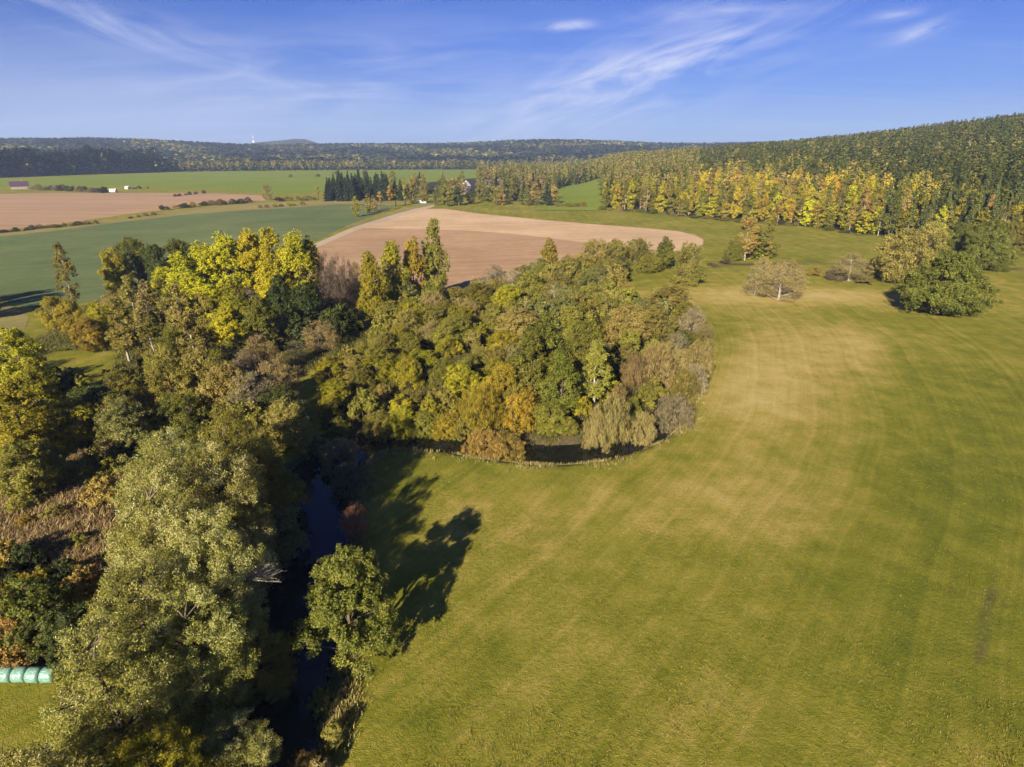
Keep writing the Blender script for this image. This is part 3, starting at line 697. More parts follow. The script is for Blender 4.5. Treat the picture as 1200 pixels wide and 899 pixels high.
 ('willow_tree', 'round', 'green', 318, 535, 7, 6, 'small green tree at the left edge of the blue pool', None, None),
 ('willow_tree', 'round', 'greygreen', 318, 585, 7, 6, 'grey-green tree leaning over the left side of the blue pool', None, None),
 # left edge
 ('maple_tree', 'tall', 'lime', 12, 388, 15, 8.5, 'yellow-green tree cut by the left edge, upper one', None, 'the tall yellow-green edge tree'),
 ('maple_tree', 'tall', 'lime', 34, 425, 11, 7, 'smaller lime tree beside the upper one at the left edge', None, None),
 ('maple_tree', 'tall', 'lime', 12, 450, 13, 8, 'lime tree cut by the left edge, under the upper one', None, None),
 ('maple_tree', 'round', 'lime', 72, 470, 8, 8, 'round yellow-green tree in the dark hollow below the grass plot', None, 'the round lime tree'),
 ('alder_tree', 'round', 'darkgreen', 112, 455, 8, 7, 'very dark tree right of the round lime one', None, None),
 ('alder_tree', 'round', 'greygreen', 138, 470, 9, 7, 'dim grey-green tree at the top of the bracken slope', None, None),
 ('maple_tree', 'round', 'olive', 20, 520, 9, 7, 'olive tree at the left edge above the bracken', None, None),
 ('maple_tree', 'round', 'green', 45, 520, 7, 6, 'dark-based green bush above the bracken slope', None, None),
 ('hazel_bush', 'shrub', 'gold', 58, 532, 4, 4, 'small gold bush at the top edge of the bracken', None, None),
 ('hazel_bush', 'shrub', 'olive', 108, 525, 5, 6, 'olive bush between bracken and the pointed willow', None, None),
 ('hazel_bush', 'shrub', 'khaki', 62, 590, 2.2, 3.2, 'low khaki bush in the middle of the bracken slope', None, None),
 ('hazel_bush', 'shrub', 'olive', 88, 625, 2.0, 3, 'low olive bush at the lower edge of the bracken slope', None, None),
 ('hazel_bush', 'shrub', 'gold', 28, 605, 1.8, 2.6, 'low gold bush at the left of the bracken slope', None, None),
 ('hazel_bush', 'shrub', 'rust', 118, 560, 4, 5, 'orange-tinged bush at the foot of the pointed willow', None, None),
 ('maple_tree', 'round', 'green', 20, 680, 8, 6, 'dull green bush at the left edge under the bracken slope', None, None),
 ('maple_tree', 'round', 'darkgreen', 42, 690, 7, 5.5, 'dull dark green bush above the wrapped green bales', None, None),
 ('maple_tree', 'round', 'rust', 4, 715, 6, 5, 'orange-brown bush at the left edge above the bales', None, None),
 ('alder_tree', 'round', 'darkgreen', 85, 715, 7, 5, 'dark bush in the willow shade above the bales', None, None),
 # right bank foot
 ('hazel_bush', 'shrub', 'olive', 372, 800, 2.2, 2.6, 'low olive bush at the foot of the lone bank alder', None, None),
 ('hazel_bush', 'shrub', 'khaki', 388, 850, 1.8, 1.8, 'low yellowish bush on the right bank below the alder', None, None),
 ('hazel_bush', 'osier', 'rust', 350, 872, 2.2, 2.6, 'low reddish brown bush at the bottom of the right bank', None, None),
 ('hazel_bush', 'shrub', 'brown', 372, 888, 2.2, 2.4, 'low brown bush at the bottom edge right of the river', None, None),
]
for (nm, key, col, px, yt, h, w, lab, bk, mark) in TL:
    tree(nm, key, col, px, yt, h, w, lab, 'bush' if 'bush' in nm else 'tree', None, bk, mark)

# --- trees in the right-hand meadow: given by foot pixel
def foot(name, key, col, px, py, h, w, label, bark=None, cat=None, group=None, lean=0):
    x, y = at(px, py); placed.append((x, y, w))
    return put_tree(name, key, col, x, y, h, w, label, cat or ('bush' if 'bush' in name else 'tree'), group, bark, lean=lean)
foot('linden_tree', 'dome', 'alder', 805, 333, 13.5, 12.5, 'lone round dark green tree on the meadow before the ploughed field')
foot('oak_tree', 'oak', 'alder', 1101, 368, 17, 25, 'big wide dark green oak on the right meadow')
foot('hawthorn_bush', 'bare', 'brown', 912, 351, 10.5, 17, 'wide bare grey-pink thorn tree with pale trunks on the meadow', PALE)
foot('hawthorn_bush', 'bare', 'brown', 884, 346, 9, 9, 'left outer bare grey thorn tree with white stems on the meadow', BIRCH)
foot('hawthorn_bush', 'osier', 'brown', 920, 325, 6, 12, 'pinkish brown low bush behind the bare thorn trees')
foot('hawthorn_bush', 'osier', 'brown', 893, 318, 5, 8, 'small brown bush behind the left bare thorn tree')
foot('birch_tree', 'birch', 'rust', 872, 305, 17.5, 10, 'brown-leaved birch with a white trunk in front of the forest', BIRCH)
foot('spruce_tree', 'fspruce', 'green', 885, 303, 13, 10, 'short green spruce leaning on the brown birch')
foot('aspen_tree', 'ftall', 'olive', 899, 303, 14.5, 8, 'pointed olive tree right of the short green spruce')
foot('elder_bush', 'dome', 'green', 860, 305, 9.5, 9, 'green bush at the left foot of the brown birch')
foot('hawthorn_bush', 'bare', 'brown', 994, 329, 9.5, 13, 'purplish bare bush with pale stems right of the creek thorn trees', PALE)
foot('hawthorn_bush', 'dome', 'purple', 980, 328, 4.5, 8, 'low dark bush under the purplish bare one')
foot('willow_bush', 'dome', 'khaki', 1052, 331, 18, 21, 'broad khaki domed willow left of the big oak')
foot('willow_bush', 'dome', 'khaki', 1082, 312, 18, 16, 'khaki-pink willow dome behind the big oak')
foot('elder_bush', 'dome', 'darkgreen', 1024, 322, 6.5, 7, 'small dark green bush at the left foot of the broad khaki willow')
foot('maple_tree', 'oak', 'alder', 1150, 314, 18, 21, 'dark green broad tree behind the big oak')
foot('maple_tree', 'oak', 'olive', 1182, 300, 14, 16, 'dull green broad tree at the forest foot behind the big oak')
foot('maple_tree', 'oak', 'green', 1118, 305, 15, 15, 'olive green tree between the khaki willow and the dark broad tree')
for k, (px, py, h, w) in enumerate([(1128, 323, 6, 8), (1170, 318, 5, 7)]):
    foot('elder_bush', 'dome', 'green', px, py, h, w, ['low green bush behind the left half of the big oak', 'low green bush right behind the big oak'][k])
# creek edge bushes
for k, (px, py, h, w, c, lab) in enumerate([(955, 323, 3, 5, 'rust', 'tiny rusty bush by the creek between the thorn trees and the purplish bush'), (940, 335, 2.2, 4, 'brown', 'tiny brown bush in the dry grass right of the wide thorn tree'),
        (1012, 333, 2.5, 6, 'brown', 'low brown bush right of the purplish bare bush'), (850, 309, 1.8, 5, 'purple', 'low dark scrub on the creek left of the brown birch'),
        (835, 311, 1.6, 5, 'purple', 'low dark scrub on the creek right of the lone round tree')]):
    foot('scrub_bush', 'shrub', c, px, py, h, w, lab)

# --- thicket fill inside the bend and on the left side
COLN = dict(olive='olive', khaki='khaki', lime='yellow-green', green='green', greygreen='grey-green', brown='brown twiggy', gold='golden', darkgreen='dark green', greybrown='grey twiggy', rust='rust-brown')
def where(px, py):
    best = min(LAND, key=lambda l: (l[0] - px) ** 2 + (l[1] - py) ** 2)
    dx, dy = px - best[0], py - best[1]
    if abs(dx) < 9 and abs(dy) < 9: side = 'right up against'
    elif abs(dx) > abs(dy) * 2.2: side = 'just to the right of' if dx > 0 else 'just to the left of'
    elif abs(dy) > abs(dx) * 2.2: side = 'in front of' if dy > 0 else 'behind'
    else: side = ('below ' if dy > 0 else 'above ') + ('right of' if dx > 0 else 'left of')
    return f'{side} {best[2]}'
def fill(poly, spacing, hfun, cfun, kfun, n_max, group, seed, margin=1.5):
    g = random.Random(seed); n = 0; lo = poly.min(0); hi = poly.max(0)
    for _ in range(9000):
        if n >= n_max: break
        x = g.uniform(lo[0], hi[0]); y = g.uniform(lo[1], hi[1])
        if not inside(poly, np.array([x]), np.array([y]))[0]: continue
        if river_d(x, y) < margin: continue
        px, py = proj(x, y, 3)
        h = hfun(g, px, py); w = h * g.uniform(.95, 1.25)
        if any((x - a) ** 2 + (y - b) ** 2 < (spacing * .5 + c * .22) ** 2 for a, b, c in placed): continue
        c = cfun(g, px, py); k = kfun(g, px, py, c)
        if not (-30 < px < 1230): continue
        placed.append((x, y, w)); n += 1
        sz = 'low' if h < 4.5 else 'tall' if h > 7.5 else 'middling'
        put_tree('thicket_bush', k, c, x, y, h, w, f'{sz} {COLN[c]} bush {where(*proj(x, y, h * .6))}', 'bush', group)
    return n
def c_bend(g, px, py):
    if px > 715 and py > 370: return g.choice(['brown', 'khaki', 'khaki', 'greybrown', 'olive'])
    if px < 545 and py > 400: return g.choice(['olive', 'lime', 'lime', 'olive', 'khaki'])
    if py > 420: return g.choice(['gold', 'lime', 'olive', 'lime', 'olive'])
    if px < 600: return g.choice(['khaki', 'olive', 'lime', 'olive', 'khaki', 'brown'])
    return g.choice(['khaki', 'greygreen', 'olive', 'olive', 'khaki'])
def k_bend(g, px, py, c):
    if c in ('brown', 'greybrown'): return 'osier' if g.random() < .75 else 'bare'
    return g.choice(['dome', 'dome', 'shrub', 'round'])
n1 = fill(WOOD, 3.2, lambda g, px, py: g.uniform(3.6, 8.5) * (1.05 if py < 390 else .75), c_bend, k_bend, 230, 'bushes of the thicket inside the river bend', 5, .9)
PL = poly_px([(115, 520), (60, 500), (0, 520), (-60, 450), (0, 440), (60, 470), (140, 455), (180, 430), (150, 420), (130, 400), (120, 362), (240, 360), (330, 365), (400, 372), (420, 390), (350, 440), (335, 500), (300, 540), (200, 520)])
n2 = fill(PL, 4.2, lambda g, px, py: g.uniform(4, 8.5), lambda g, px, py: g.choice(['olive', 'khaki', 'green', 'brown', 'darkgreen', 'olive']) if px < 280 else g.choice(['greybrown', 'darkgreen', 'brown', 'darkgreen']),  # right part leans to dark leaves, painting the shade beside the poplars
          lambda g, px, py, c: 'bare' if c in ('brown', 'greybrown') else g.choice(['dome', 'round', 'shrub']), 70, 'bushes left of the river below the poplars', 9)
PB = poly_px([(0, 790), (-40, 700), (0, 665), (70, 670), (110, 700), (90, 760), (60, 775)])
n3 = fill(PB, 2.2, lambda g, px, py: g.uniform(2, 4), lambda g, px, py: g.choice(['gold', 'olive', 'darkgreen', 'rust']), lambda g, px, py, c: 'shrub', 22, 'scrub above the wrapped bales', 12)
# the trees just outside the left edge whose shadows fall into the green field
for x, y, h in [(-148, 148, 17), (-140, 140, 15), (-156, 152, 16)]:
    put_tree('maple_tree', 'round', 'green', x, y, h, 10, 'green tree just beyond the left edge of the photo', 'tree', 'trees beyond the left edge')
print('fill', n1, n2, n3)

# ---------------------------------------------------------------- mid-distance trees: hedgerows, farm trees
g = random.Random(4)
def midtree(name, key, col, px, py, hpx, wpx, label, group, bark=None):
    x, y = at(px, py); zc = y * cos(PITCH) + CAM_H * sin(PITCH); s = zc / FPX
    cat = 'bush' if 'bush' in name else 'tree'
    return put_tree(name, key, col, x, y, hpx * s, wpx * s, label, cat, group, bark)
NX = {'orange': 'orange', 'gold': 'golden', 'yellow': 'yellow', 'olive': 'olive', 'green': 'green', 'darkgreen': 'dark green', 'khaki': 'khaki', 'brown': 'brown', 'purple': 'purple-brown', 'darkspruce': 'dark', 'greybrown': 'bare grey', 'lime': 'lime', 'rust': 'rusty', 'greygreen': 'grey-green', 'spruce': 'green'}
MG = 'trees between the fields'
MT = [('aspen_tree', 'lowbirch', 'orange', 373, 234, 17, 7, 'orange tree at the left end of the dark spruce block'),
      ('aspen_tree', 'lowbirch', 'gold', 381, 235, 10, 5, 'short golden tree between the orange tree and the spruce block'),
      ('bare_tree', 'bare', 'brown', 314, 234, 18, 15, 'solitary brown bare tree at the edge of the far ploughed field'),
      ('maple_tree', 'lowbroad', 'lime', 418, 254, 24, 12, 'yellow-green tree at the near corner of the green field'),
      ('maple_tree', 'lowbroad', 'olive', 432, 250, 23, 13, 'olive tree second from the corner of the green field'),
      ('aspen_tree', 'lowbirch', 'orange', 446, 247, 22, 9, 'orange tree on the lane above the track'),
      ('maple_tree', 'lowbroad', 'brown', 438, 247, 18, 10, 'brown tree between the olive and orange ones on the lane'),
      ('aspen_tree', 'lowbirch', 'orange', 458, 243, 26, 9, 'tall orange birch before the spruce block'),
      ('aspen_tree', 'lowbirch', 'gold', 464, 242, 20, 7, 'golden birch right of the tall orange birch'),
      ('birch_tree', 'lowbirch', 'lime', 475, 240, 26, 7, 'lime birch with a bright trunk by the parked vehicles'),
      ('maple_tree', 'lowbroad', 'olive', 484, 239, 28, 13, 'olive tree behind the parked white vehicles'),
      ('maple_tree', 'lowbroad', 'greygreen', 512, 241, 22, 12, 'grey-green round tree right of the parked vehicles'),
      ('oak_tree', 'lowbroad', 'green', 524, 242, 27, 17, 'large dark-based green oak at the top corner of the ploughed field'),
      ('oak_tree', 'lowbroad', 'darkgreen', 538, 241, 22, 15, 'dark oak right of the large one at the field corner'),
      ('oak_tree', 'lowbroad', 'darkgreen', 552, 239, 18, 12, 'dark bush-like tree below the white farmhouse'),
      ('maple_tree', 'lowbroad', 'orange', 536, 225, 15, 9, 'orange-brown tree left of the white farmhouse'),
      ('maple_tree', 'lowbroad', 'gold', 526, 222, 12, 9, 'golden tree above the large field-corner oak'),
      ('maple_tree', 'lowbroad', 'orange', 571, 220, 20, 10, 'bright orange tree right of the white farmhouse'),
      ('maple_tree', 'lowbroad', 'olive', 498, 238, 26, 12, 'olive tree right behind the smaller white vehicle')]
for nm, k, c, px, py, hp, wp, lab in MT: midtree(nm, k, c, px, py, hp, wp, lab, MG)
g = random.Random(14)
for i in range(64):
    px = g.uniform(384, 455); py = g.uniform(227, 236) 
    midtree('spruce_tree', 'fspruce', 'darkspruce', px, py, g.uniform(22, 29) * (.85 if px < 395 else 1), 13, 'dark spruce in the block behind the orange birches', 'spruces of the dark block between the fields')
for i in range(75):
    px = g.uniform(455, 655); py = 232 + g.uniform(-9, 6) + (px - 455) * .022
    if 478 < px < 560 and py > 234: continue
    if 655 < px < 700: continue
    c = g.choice(['olive', 'brown', 'darkgreen', 'khaki', 'green', 'rust', 'greygreen', 'darkspruce', 'greybrown'])
    k = 'lowspruce' if c == 'darkspruce' else 'lowbroad'
    seg = 'behind the parked vehicles' if px < 520 else 'around the white farmhouse' if px < 585 else 'right of the bright orange tree' if px < 625 else 'left of the small clearing'
    midtree('farm_tree', k, c, px, py, g.uniform(17, 25), g.uniform(9, 14), f'{NX[c]} tree {seg} past the field', 'trees around the farm')
# hedge shrubs along the field boundaries
HG = 'hedge bushes along the far field edges'
def hedge(pts, n, hp, cols, place, seed, jit=1.0):
    g = random.Random(seed); pts = np.array(pts, float); seg = np.hypot(*np.diff(pts, axis=0).T); cum = np.r_[0, np.cumsum(seg)]
    for i in range(n):
        t = (i + g.uniform(-.4, .4)) / n * cum[-1]
        px = np.interp(t, cum, pts[:, 0]); py = np.interp(t, cum, pts[:, 1]) + g.uniform(-.4, .4) * jit
        c = g.choice(cols)
        midtree('hedge_bush', g.choice(['shrub', 'dome']), c, px, py, g.uniform(*hp), g.uniform(*hp) * 2.0, f'{NX[c]} bush in the hedge {place}', HG)
hedge([(-10, 274), (60, 267), (118, 261.5)], 16, (3, 6), ['purple', 'darkgreen', 'brown', 'khaki'], 'between the far ploughed field and the green field', 1)
hedge([(150, 256), (190, 251)], 4, (2, 4), ['purple', 'olive'], 'at the middle of the far ploughed field edge', 2)
hedge([(190, 246), (240, 241), (300, 237)], 15, (3.5, 7), ['purple', 'brown', 'darkgreen', 'rust'], 'left of the solitary brown bare tree', 3)
hedge([(305, 244), (360, 240)], 7, (3, 5), ['gold', 'yellow', 'olive', 'brown'], 'of yellow scrub beside the green field', 4)
hedge([(325, 236), (372, 234)], 8, (3, 6), ['brown', 'olive', 'purple'], 'right of the solitary brown bare tree', 5)
hedge([(38, 222), (80, 224), (130, 226)], 13, (4, 8), ['purple', 'darkgreen', 'brown', 'greybrown'], 'right of the dark-roofed barn', 6)
hedge([(150, 221), (180, 222)], 4, (2, 4), ['darkgreen', 'khaki'], 'beside the far white hut', 7)
hedge([(205, 230), (245, 226.5)], 6, (2, 4), ['purple', 'darkgreen'], 'at the far side of the far ploughed field', 8)
hedge([(340, 208), (400, 204), (470, 203)], 4, (3, 4), ['olive', 'green'], 'scattered on the bright pasture', 9, 4)
hedge([(655, 242), (690, 243)], 5, (4, 8), ['olive', 'green', 'khaki'], 'in front of the small clearing', 10)
hedge([(705, 246), (760, 250), (860, 260), (950, 266), (1020, 279)], 26, (3, 7), ['brown', 'olive', 'purple', 'green', 'khaki'], 'at the foot of the right-hand forest', 11)

# ---------------------------------------------------------------- the hillside forest: nearest trees singly, the rest as one mass
def grid_pts(d0, d1, s0, s1, step, seed):
    g = np.random.default_rng(seed)
    es_ = np.arange(s0, s1, step); dd = np.arange(d0, d1, step)
    S, D = np.meshgrid(es_, dd); S = S + g.uniform(-.42, .42, S.shape) * step; D = D + g.uniform(-.42, .42, D.shape) * step
    edx, esx = hill_ds(EDGE[:, 0], EDGE[:, 1]); o = np.argsort(esx)
    Dabs = D + np.interp(S, esx[o], edx[o])
    x = 235 + Dabs * n_f[0] - S * n_f[1]; y = 277 + Dabs * n_f[1] + S * n_f[0]
    return x.ravel(), y.ravel(), D.ravel(), S.ravel()
fx, fy, fd, fs = grid_pts(0, 900, -260, 1350, 7.2, 3)
ej = wob(fx, fy, 17, 4) * 7; fx = fx + n_f[0] * ej * np.exp(-fd / 30); fy = fy + n_f[1] * ej * np.exp(-fd / 30)
fz = zg(fx, fy)
ppx, ppy = proj(fx, fy, fz + 15)
PAST = poly_px([(-900, 222), (0, 211), (100, 206), (190, 203.5), (200, 199.5), (300, 198.5), (440, 196.5), (560, 195), (640, 197), (600, 205), (500, 214), (410, 222), (330, 229), (300, 224.5), (150, 219.5), (0, 219), (-900, 236)])
ppg, pyg = proj(fx, fy, fz)
k = (ppx > 560) & (ppx < 1250) & (fy > 60) & ~((ppg < 700) & (pyg > 222)) & ~((ppg < 735) & (pyg > 246)) & ~inside(PAST, fx, fy) & ~inside(CLR, fx, fy) & ~((fs > 780) & (fd > 520))
fx, fy, fd, fs, fz, ppx = (a[k] for a in (fx, fy, fd, fs, fz, ppx))
def species(x, y, d, s, px, g):
    """0 spruce 1 pine 2 yellow broadleaf 3 orange 4 green broadleaf 5 olive/khaki birch"""
    v = wob(x, y, 38, 1) + g.normal(size=x.shape) * .38
    autumn = np.exp(-d / 75.) * 1.25 + 1.0 * np.exp(-((d - 80) / 75) ** 2) * ((px > 820) & (px < 1040)) + .32 * ((d > 560) & (d < 760)) + .10 * np.clip((880 - px) / 200, 0, 1) - .45 * np.clip((px - 1060) / 80, 0, 1) - .5 * np.clip((720 - px) / 40, 0, 1)
    q = v * .55 + autumn
    r = g.random(x.shape)
    sp = np.where(q > .95, np.where(r < .40, 2, np.where(r < .56, 3, np.where(r < .78, 4, 5))), np.where(q > .45, np.where(r < .28, 5, np.where(r < .42, 2, np.where(r < .6, 4, 0))), np.where(r < .62, 0, np.where(r < .97, 1, 5))))
    sp = np.where((px < 820) & (r > .3) & (d > 40), np.where(r > .62, 5, 4), sp)
    return sp
G2 = np.random.default_rng(99)
sp = species(fx, fy, fd, fs, ppx, G2)
near_key = fd + 0.25 * np.hypot(fx, fy) + np.where(fs > 330, 25, 0)
o = np.argsort(near_key); single = np.zeros(len(fx), bool)
cnt = 0
for i in o:
    if cnt >= 290: break
    if 690 < ppx[i] < 1230: single[i] = True; cnt += 1
SPN = [('spruce_tree', 'spruce', ['spruce', 'spruce', 'darkgreen'], 'green spruce'), ('pine_tree', 'lowpine', ['spruce', 'green'], 'green pine'), ('larch_tree', 'tall', ['yellow', 'gold', 'lime'], 'yellow broadleaf tree'),
       ('beech_tree', 'tall', ['orange', 'gold', 'gold'], 'orange broadleaf tree'), ('alder_tree', 'tall', ['green', 'lime', 'olive'], 'green broadleaf tree'), ('birch_tree', 'birch', ['khaki', 'olive', 'rust'], 'khaki birch with a pale trunk')]
for i in np.where(single)[0]:
    s_ = int(sp[i])
    if fd[i] > 25 and s_ in (2, 3) and random.random() < .25: s_ = 4
    nm, key, cols, ph = SPN[s_]; key = {'spruce': 'fspruce', 'lowpine': 'lowpine', 'tall': 'ftall', 'birch': 'fbirch'}[key]
    col = random.choice(cols)
    h = random.uniform(11, 24) * (1.08 if s_ < 2 else .95); w = random.uniform(6.5, 9.5) * (.85 if s_ in (0, 1, 5) else 1)
    px = ppx[i]
    place = ('over the small clearing' if px < 720 else 'behind the end of the ploughed field' if px < 830 else 'behind the brown birch on the meadow' if px < 905 else 'above the bare thorn trees' if px < 960 else 'above the purplish bare bush' if px < 1030 else 'above the broad khaki willow' if px < 1085 else 'above the big oak' if px < 1150 else 'at the right edge above the oak')
    row = 'in the front row' if fd[i] < 9 else 'in the second row' if fd[i] < 17 else 'further up the slope'
    put_tree(nm, key, col, fx[i], fy[i], h, w, f'{NX[col]} {nm.split("_")[0]} {row} {place}', 'tree', 'trees along the forest edge', BIRCH if s_ == 5 else (PALE if s_ in (1, 3) else None), z=fz[i])

# forest mass: merged low-detail copies with a natural leaf colour per tree
m, nt, N, L = new_mat('forest_leaves')
ca = N.new('ShaderNodeAttribute'); ca.attribute_name = 'tint'
hs = N.new('ShaderNodeHueSaturation'); L.new(ca.outputs['Color'], hs.inputs['Color'])
p = N.new('ShaderNodeBsdfPrincipled'); p.inputs['Roughness'].default_value = .6; p.inputs['Specular IOR Level'].default_value = .15
L.new(hs.outputs[0], p.inputs['Base Color']); t = N.new('ShaderNodeBsdfTranslucent'); L.new(hs.outputs[0], t.inputs[0])
mx = N.new('ShaderNodeMixShader'); mx.inputs[0].default_value = .15; L.new(p.outputs[0], mx.inputs[1]); L.new(t.outputs[0], mx.inputs[2])
L.new(mx.outputs[0], N.new('ShaderNodeOutputMaterial').inputs[0]); FORM = m
TINT = {0: [(.075, .090, .018), (.095, .108, .020), (.055, .070, .018)], 1: [(.105, .112, .022), (.13, .13, .026)], 2: [(.36, .28, .018), (.42, .32, .02), (.28, .24, .018)],
        3: [(.42, .22, .018), (.44, .28, .02)], 4: [(.13, .135, .018), (.17, .165, .022)], 5: [(.20, .165, .045), (.24, .19, .06), (.17, .15, .04)], 6: [(.010, .018, .014), (.015, .024, .016)]}
def mass(name, xs, ys, zs, spc, key_of, nleaf, label, cat, seed, hs_=(15, 23), wmul=1.0, lscale=1.0, desat=0, fine=None, nfine=0, hmod=None):
    g = np.random.default_rng(seed); Vs, Fs, Cs = [], [], []; off = 0
    tr = g.integers(0, 2, len(xs))
    if fine is None: fine = np.zeros(len(xs), bool)
    nl0 = nleaf
    for s_ in np.unique(spc):
        for v in range(4):
            ii = np.where((spc == s_) & (tr == v % 2) & (fine == (v > 1)))[0]; nleaf = nfine if v > 1 else nl0; v = v % 2
            if not len(ii): continue
            k0 = key_of(int(s_), v); V0, F0, lv, cl = PROTO[k0][2]; h0, w0 = H[k0]
            Q = V0.reshape(-1, 4, 3); pick = g.permutation(len(Q))[:nleaf]; nleaf = len(pick); Q = Q[pick]
            c = Q.mean(1, keepdims=True); sc = math.sqrt(len(V0) / 4 / nleaf) * .62 * lscale
            Q = c + (Q - c) * max(sc, 1.0)
            sh = lv[pick]
            h = g.uniform(*hs_, len(ii)) * (1 if hmod is None else hmod[ii]); w = h * g.uniform(.34, .5, len(ii)) * wmul; a = g.uniform(0, 6.28, len(ii))
            q = Q.reshape(-1, 3)
            x = q[:, 0][None] * (w / w0)[:, None]; y = q[:, 1][None] * (w / w0)[:, None]
            X_ = x * np.cos(a)[:, None] - y * np.sin(a)[:, None] + xs[ii][:, None]; Y_ = x * np.sin(a)[:, None] + y * np.cos(a)[:, None] + ys[ii][:, None]
            Z_ = q[:, 2][None] * (h / h0)[:, None] + zs[ii][:, None]
            Vs.append(np.stack([X_, Y_, Z_], -1).reshape(-1, 3)); n = len(ii) * len(Q)
            Fs.append(np.arange(n * 4).reshape(-1, 4) + off); off += n * 4
            tc = np.array(TINT[int(s_)])[g.integers(0, len(TINT[int(s_)]), len(ii))] * g.uniform(.75, 1.25, (len(ii), 1))
            col = tc[:, None] * (.7 + .6 * sh)[None, :, None]
            col = col * (1 - desat) + desat * col.mean(-1, keepdims=True)
            Cs.append(np.concatenate([col, np.ones((*col.shape[:2], 1))], -1).reshape(-1, 4))
    V = np.concatenate(Vs); F = np.concatenate(Fs); Cc = np.concatenate(Cs)
    o = link(name, mesh_np(name, V, F, FORM, {'tint': ('FACE', 'FLOAT_COLOR', Cc)}))
    tag(o, label, cat, kind='stuff'); return o
def kf(s_, v): return {0: 'lowspruce', 1: 'lowpine', 2: 'lowbroad', 3: 'lowbroad', 4: 'lowbroad', 5: 'lowbirch', 6: 'lowspruce'}[s_] + str(v)
r_ = ~single
mass('hillside_forest', fx[r_], fy[r_], fz[r_], sp[r_], kf, 150, 'mixed autumn forest covering the hillside on the right', 'forest', 5, lscale=.85, fine=(fd[r_] < 170), nfine=420)
print('forest', len(fx), 'single', cnt)

# far woods
def far_pts(r0, r1, n, seed, azr=(-44, 44)):
    g = np.random.default_rng(seed)
    r = np.sqrt(g.uniform(r0 ** 2, r1 ** 2, n)); az = np.radians(g.uniform(*azr, n))
    return r * np.sin(az), r * np.cos(az)
# the wood on the left, shade painted into near-black leaves, at 1.1 - 1.7 km
a = poly_px([(-260, 212), (0, 208.5), (100, 204.8), (188, 202.2)]) 
gg = np.random.default_rng(8)
n = 5200; t = gg.random(n); bx = np.interp(t, np.linspace(0, 1, 4), a[:, 0]); by = np.interp(t, np.linspace(0, 1, 4), a[:, 1])
dep = gg.random(n) ** 1.4 * 420; L_ = np.hypot(bx, by); xs = bx * (1 + dep / L_); ys = by * (1 + dep / L_)
mass('shade_tinted_spruce_wood', xs, ys, zg(xs, ys), np.where(gg.random(n) < .96, 6, np.where(gg.random(n) < .5, 5, 4)), kf, 60, 'spruce wood on the left horizon, its shade put into dark leaves', 'forest', 6, (27, 42), 1.0, 1.1, hmod=1 + .28 * wob(xs, ys, 45) + .15 * wob(xs, ys, 17, 3))
# woods beyond the pasture
xs, ys = far_pts(1700, 3900, 26000, 21); z_ = zg(xs, ys)
e1, s1 = edge_d(xs, ys); kk = ~((e1 > 0) & (e1 < 600) & (s1 < 1400)); xs, ys, z_ = xs[kk], ys[kk], z_[kk]
gg = np.random.default_rng(12); v = wob(xs, ys, 160, 2) + gg.normal(size=xs.shape) * .4
spf = np.where(v > .55, np.where(gg.random(len(xs)) < .5, 5, 4), np.where(v > -.1, 0, 6))
mass('far_woods', xs, ys, z_, spf, kf, 24, 'far blue-hazed woods stretching along the horizon', 'forest', 7, (17, 27), 1.9, 1.25)
xs, ys = far_pts(1560, 1760, 2600, 22, (-29, 12)); spf = np.where(np.random.default_rng(2).random(len(xs)) < .45, 5, 0)
mass('pasture_edge_trees', xs, ys, zg(xs, ys), spf, kf, 40, 'line of pale trunked trees along the far side of the bright pasture', 'forest', 8, (13, 22), 1.2, 1.1)
# belt between the farm and the hill (px 560-860, rows 190-225)
xs, ys = far_pts(760, 1650, 5200, 23, (-2, 19)); e1, s1 = edge_d(xs, ys)
px_, py_ = proj(xs, ys, 0 * xs); kk = ~((e1 > 0) & (e1 < 900) & (s1 < 1350) & ~((s1 > 780) & (e1 > 520))) & (px_ > 570) & ~inside(PAST, xs, ys) & (wob(xs, ys, 110, 5) + .35 * np.random.default_rng(5).normal(size=xs.shape) > -.15)
xs, ys = xs[kk], ys[kk]; gg = np.random.default_rng(15)
spf = gg.choice([5, 4, 2, 0, 3, 1], len(xs), p=[.34, .22, .14, .16, .06, .08])
mass('valley_woods', xs, ys, zg(xs, ys), spf, kf, 60, 'mixed autumn woods along the valley between the farm and the hill', 'forest', 9, (12, 20), 1.1)

# ---------------------------------------------------------------- ground cover: bank grass, bracken, undergrowth
def blades(xs, ys, nb, hmin, hmax, wd, spread, seed, lean=.5):
    g = np.random.default_rng(seed); n = len(xs) * nb
    bx = np.repeat(xs, nb) + g.normal(size=n) * spread; by = np.repeat(ys, nb) + g.normal(size=n) * spread
    bz = zg(bx, by) - .03; h = g.uniform(hmin, hmax, n); a = g.uniform(0, 6.28, n); l = h * g.uniform(0, lean, n)
    d = np.stack([np.cos(a), np.sin(a), 0 * a], 1); s = np.stack([-np.sin(a), np.cos(a), 0 * a], 1) * (wd * g.uniform(.6, 1.4, n))[:, None]
    B = np.stack([bx, by, bz], 1); Tp = B + d * l[:, None]; Tp[:, 2] += h
    M = B + d * (l * .35)[:, None]; M[:, 2] += h * .55
    V = np.stack([B - s * .4, M + s, Tp, M - s], 1).reshape(-1, 3)
    tv = np.repeat(g.random(len(xs)), nb)
    return V, np.arange(n * 4).reshape(-1, 4), g.random(n), tv
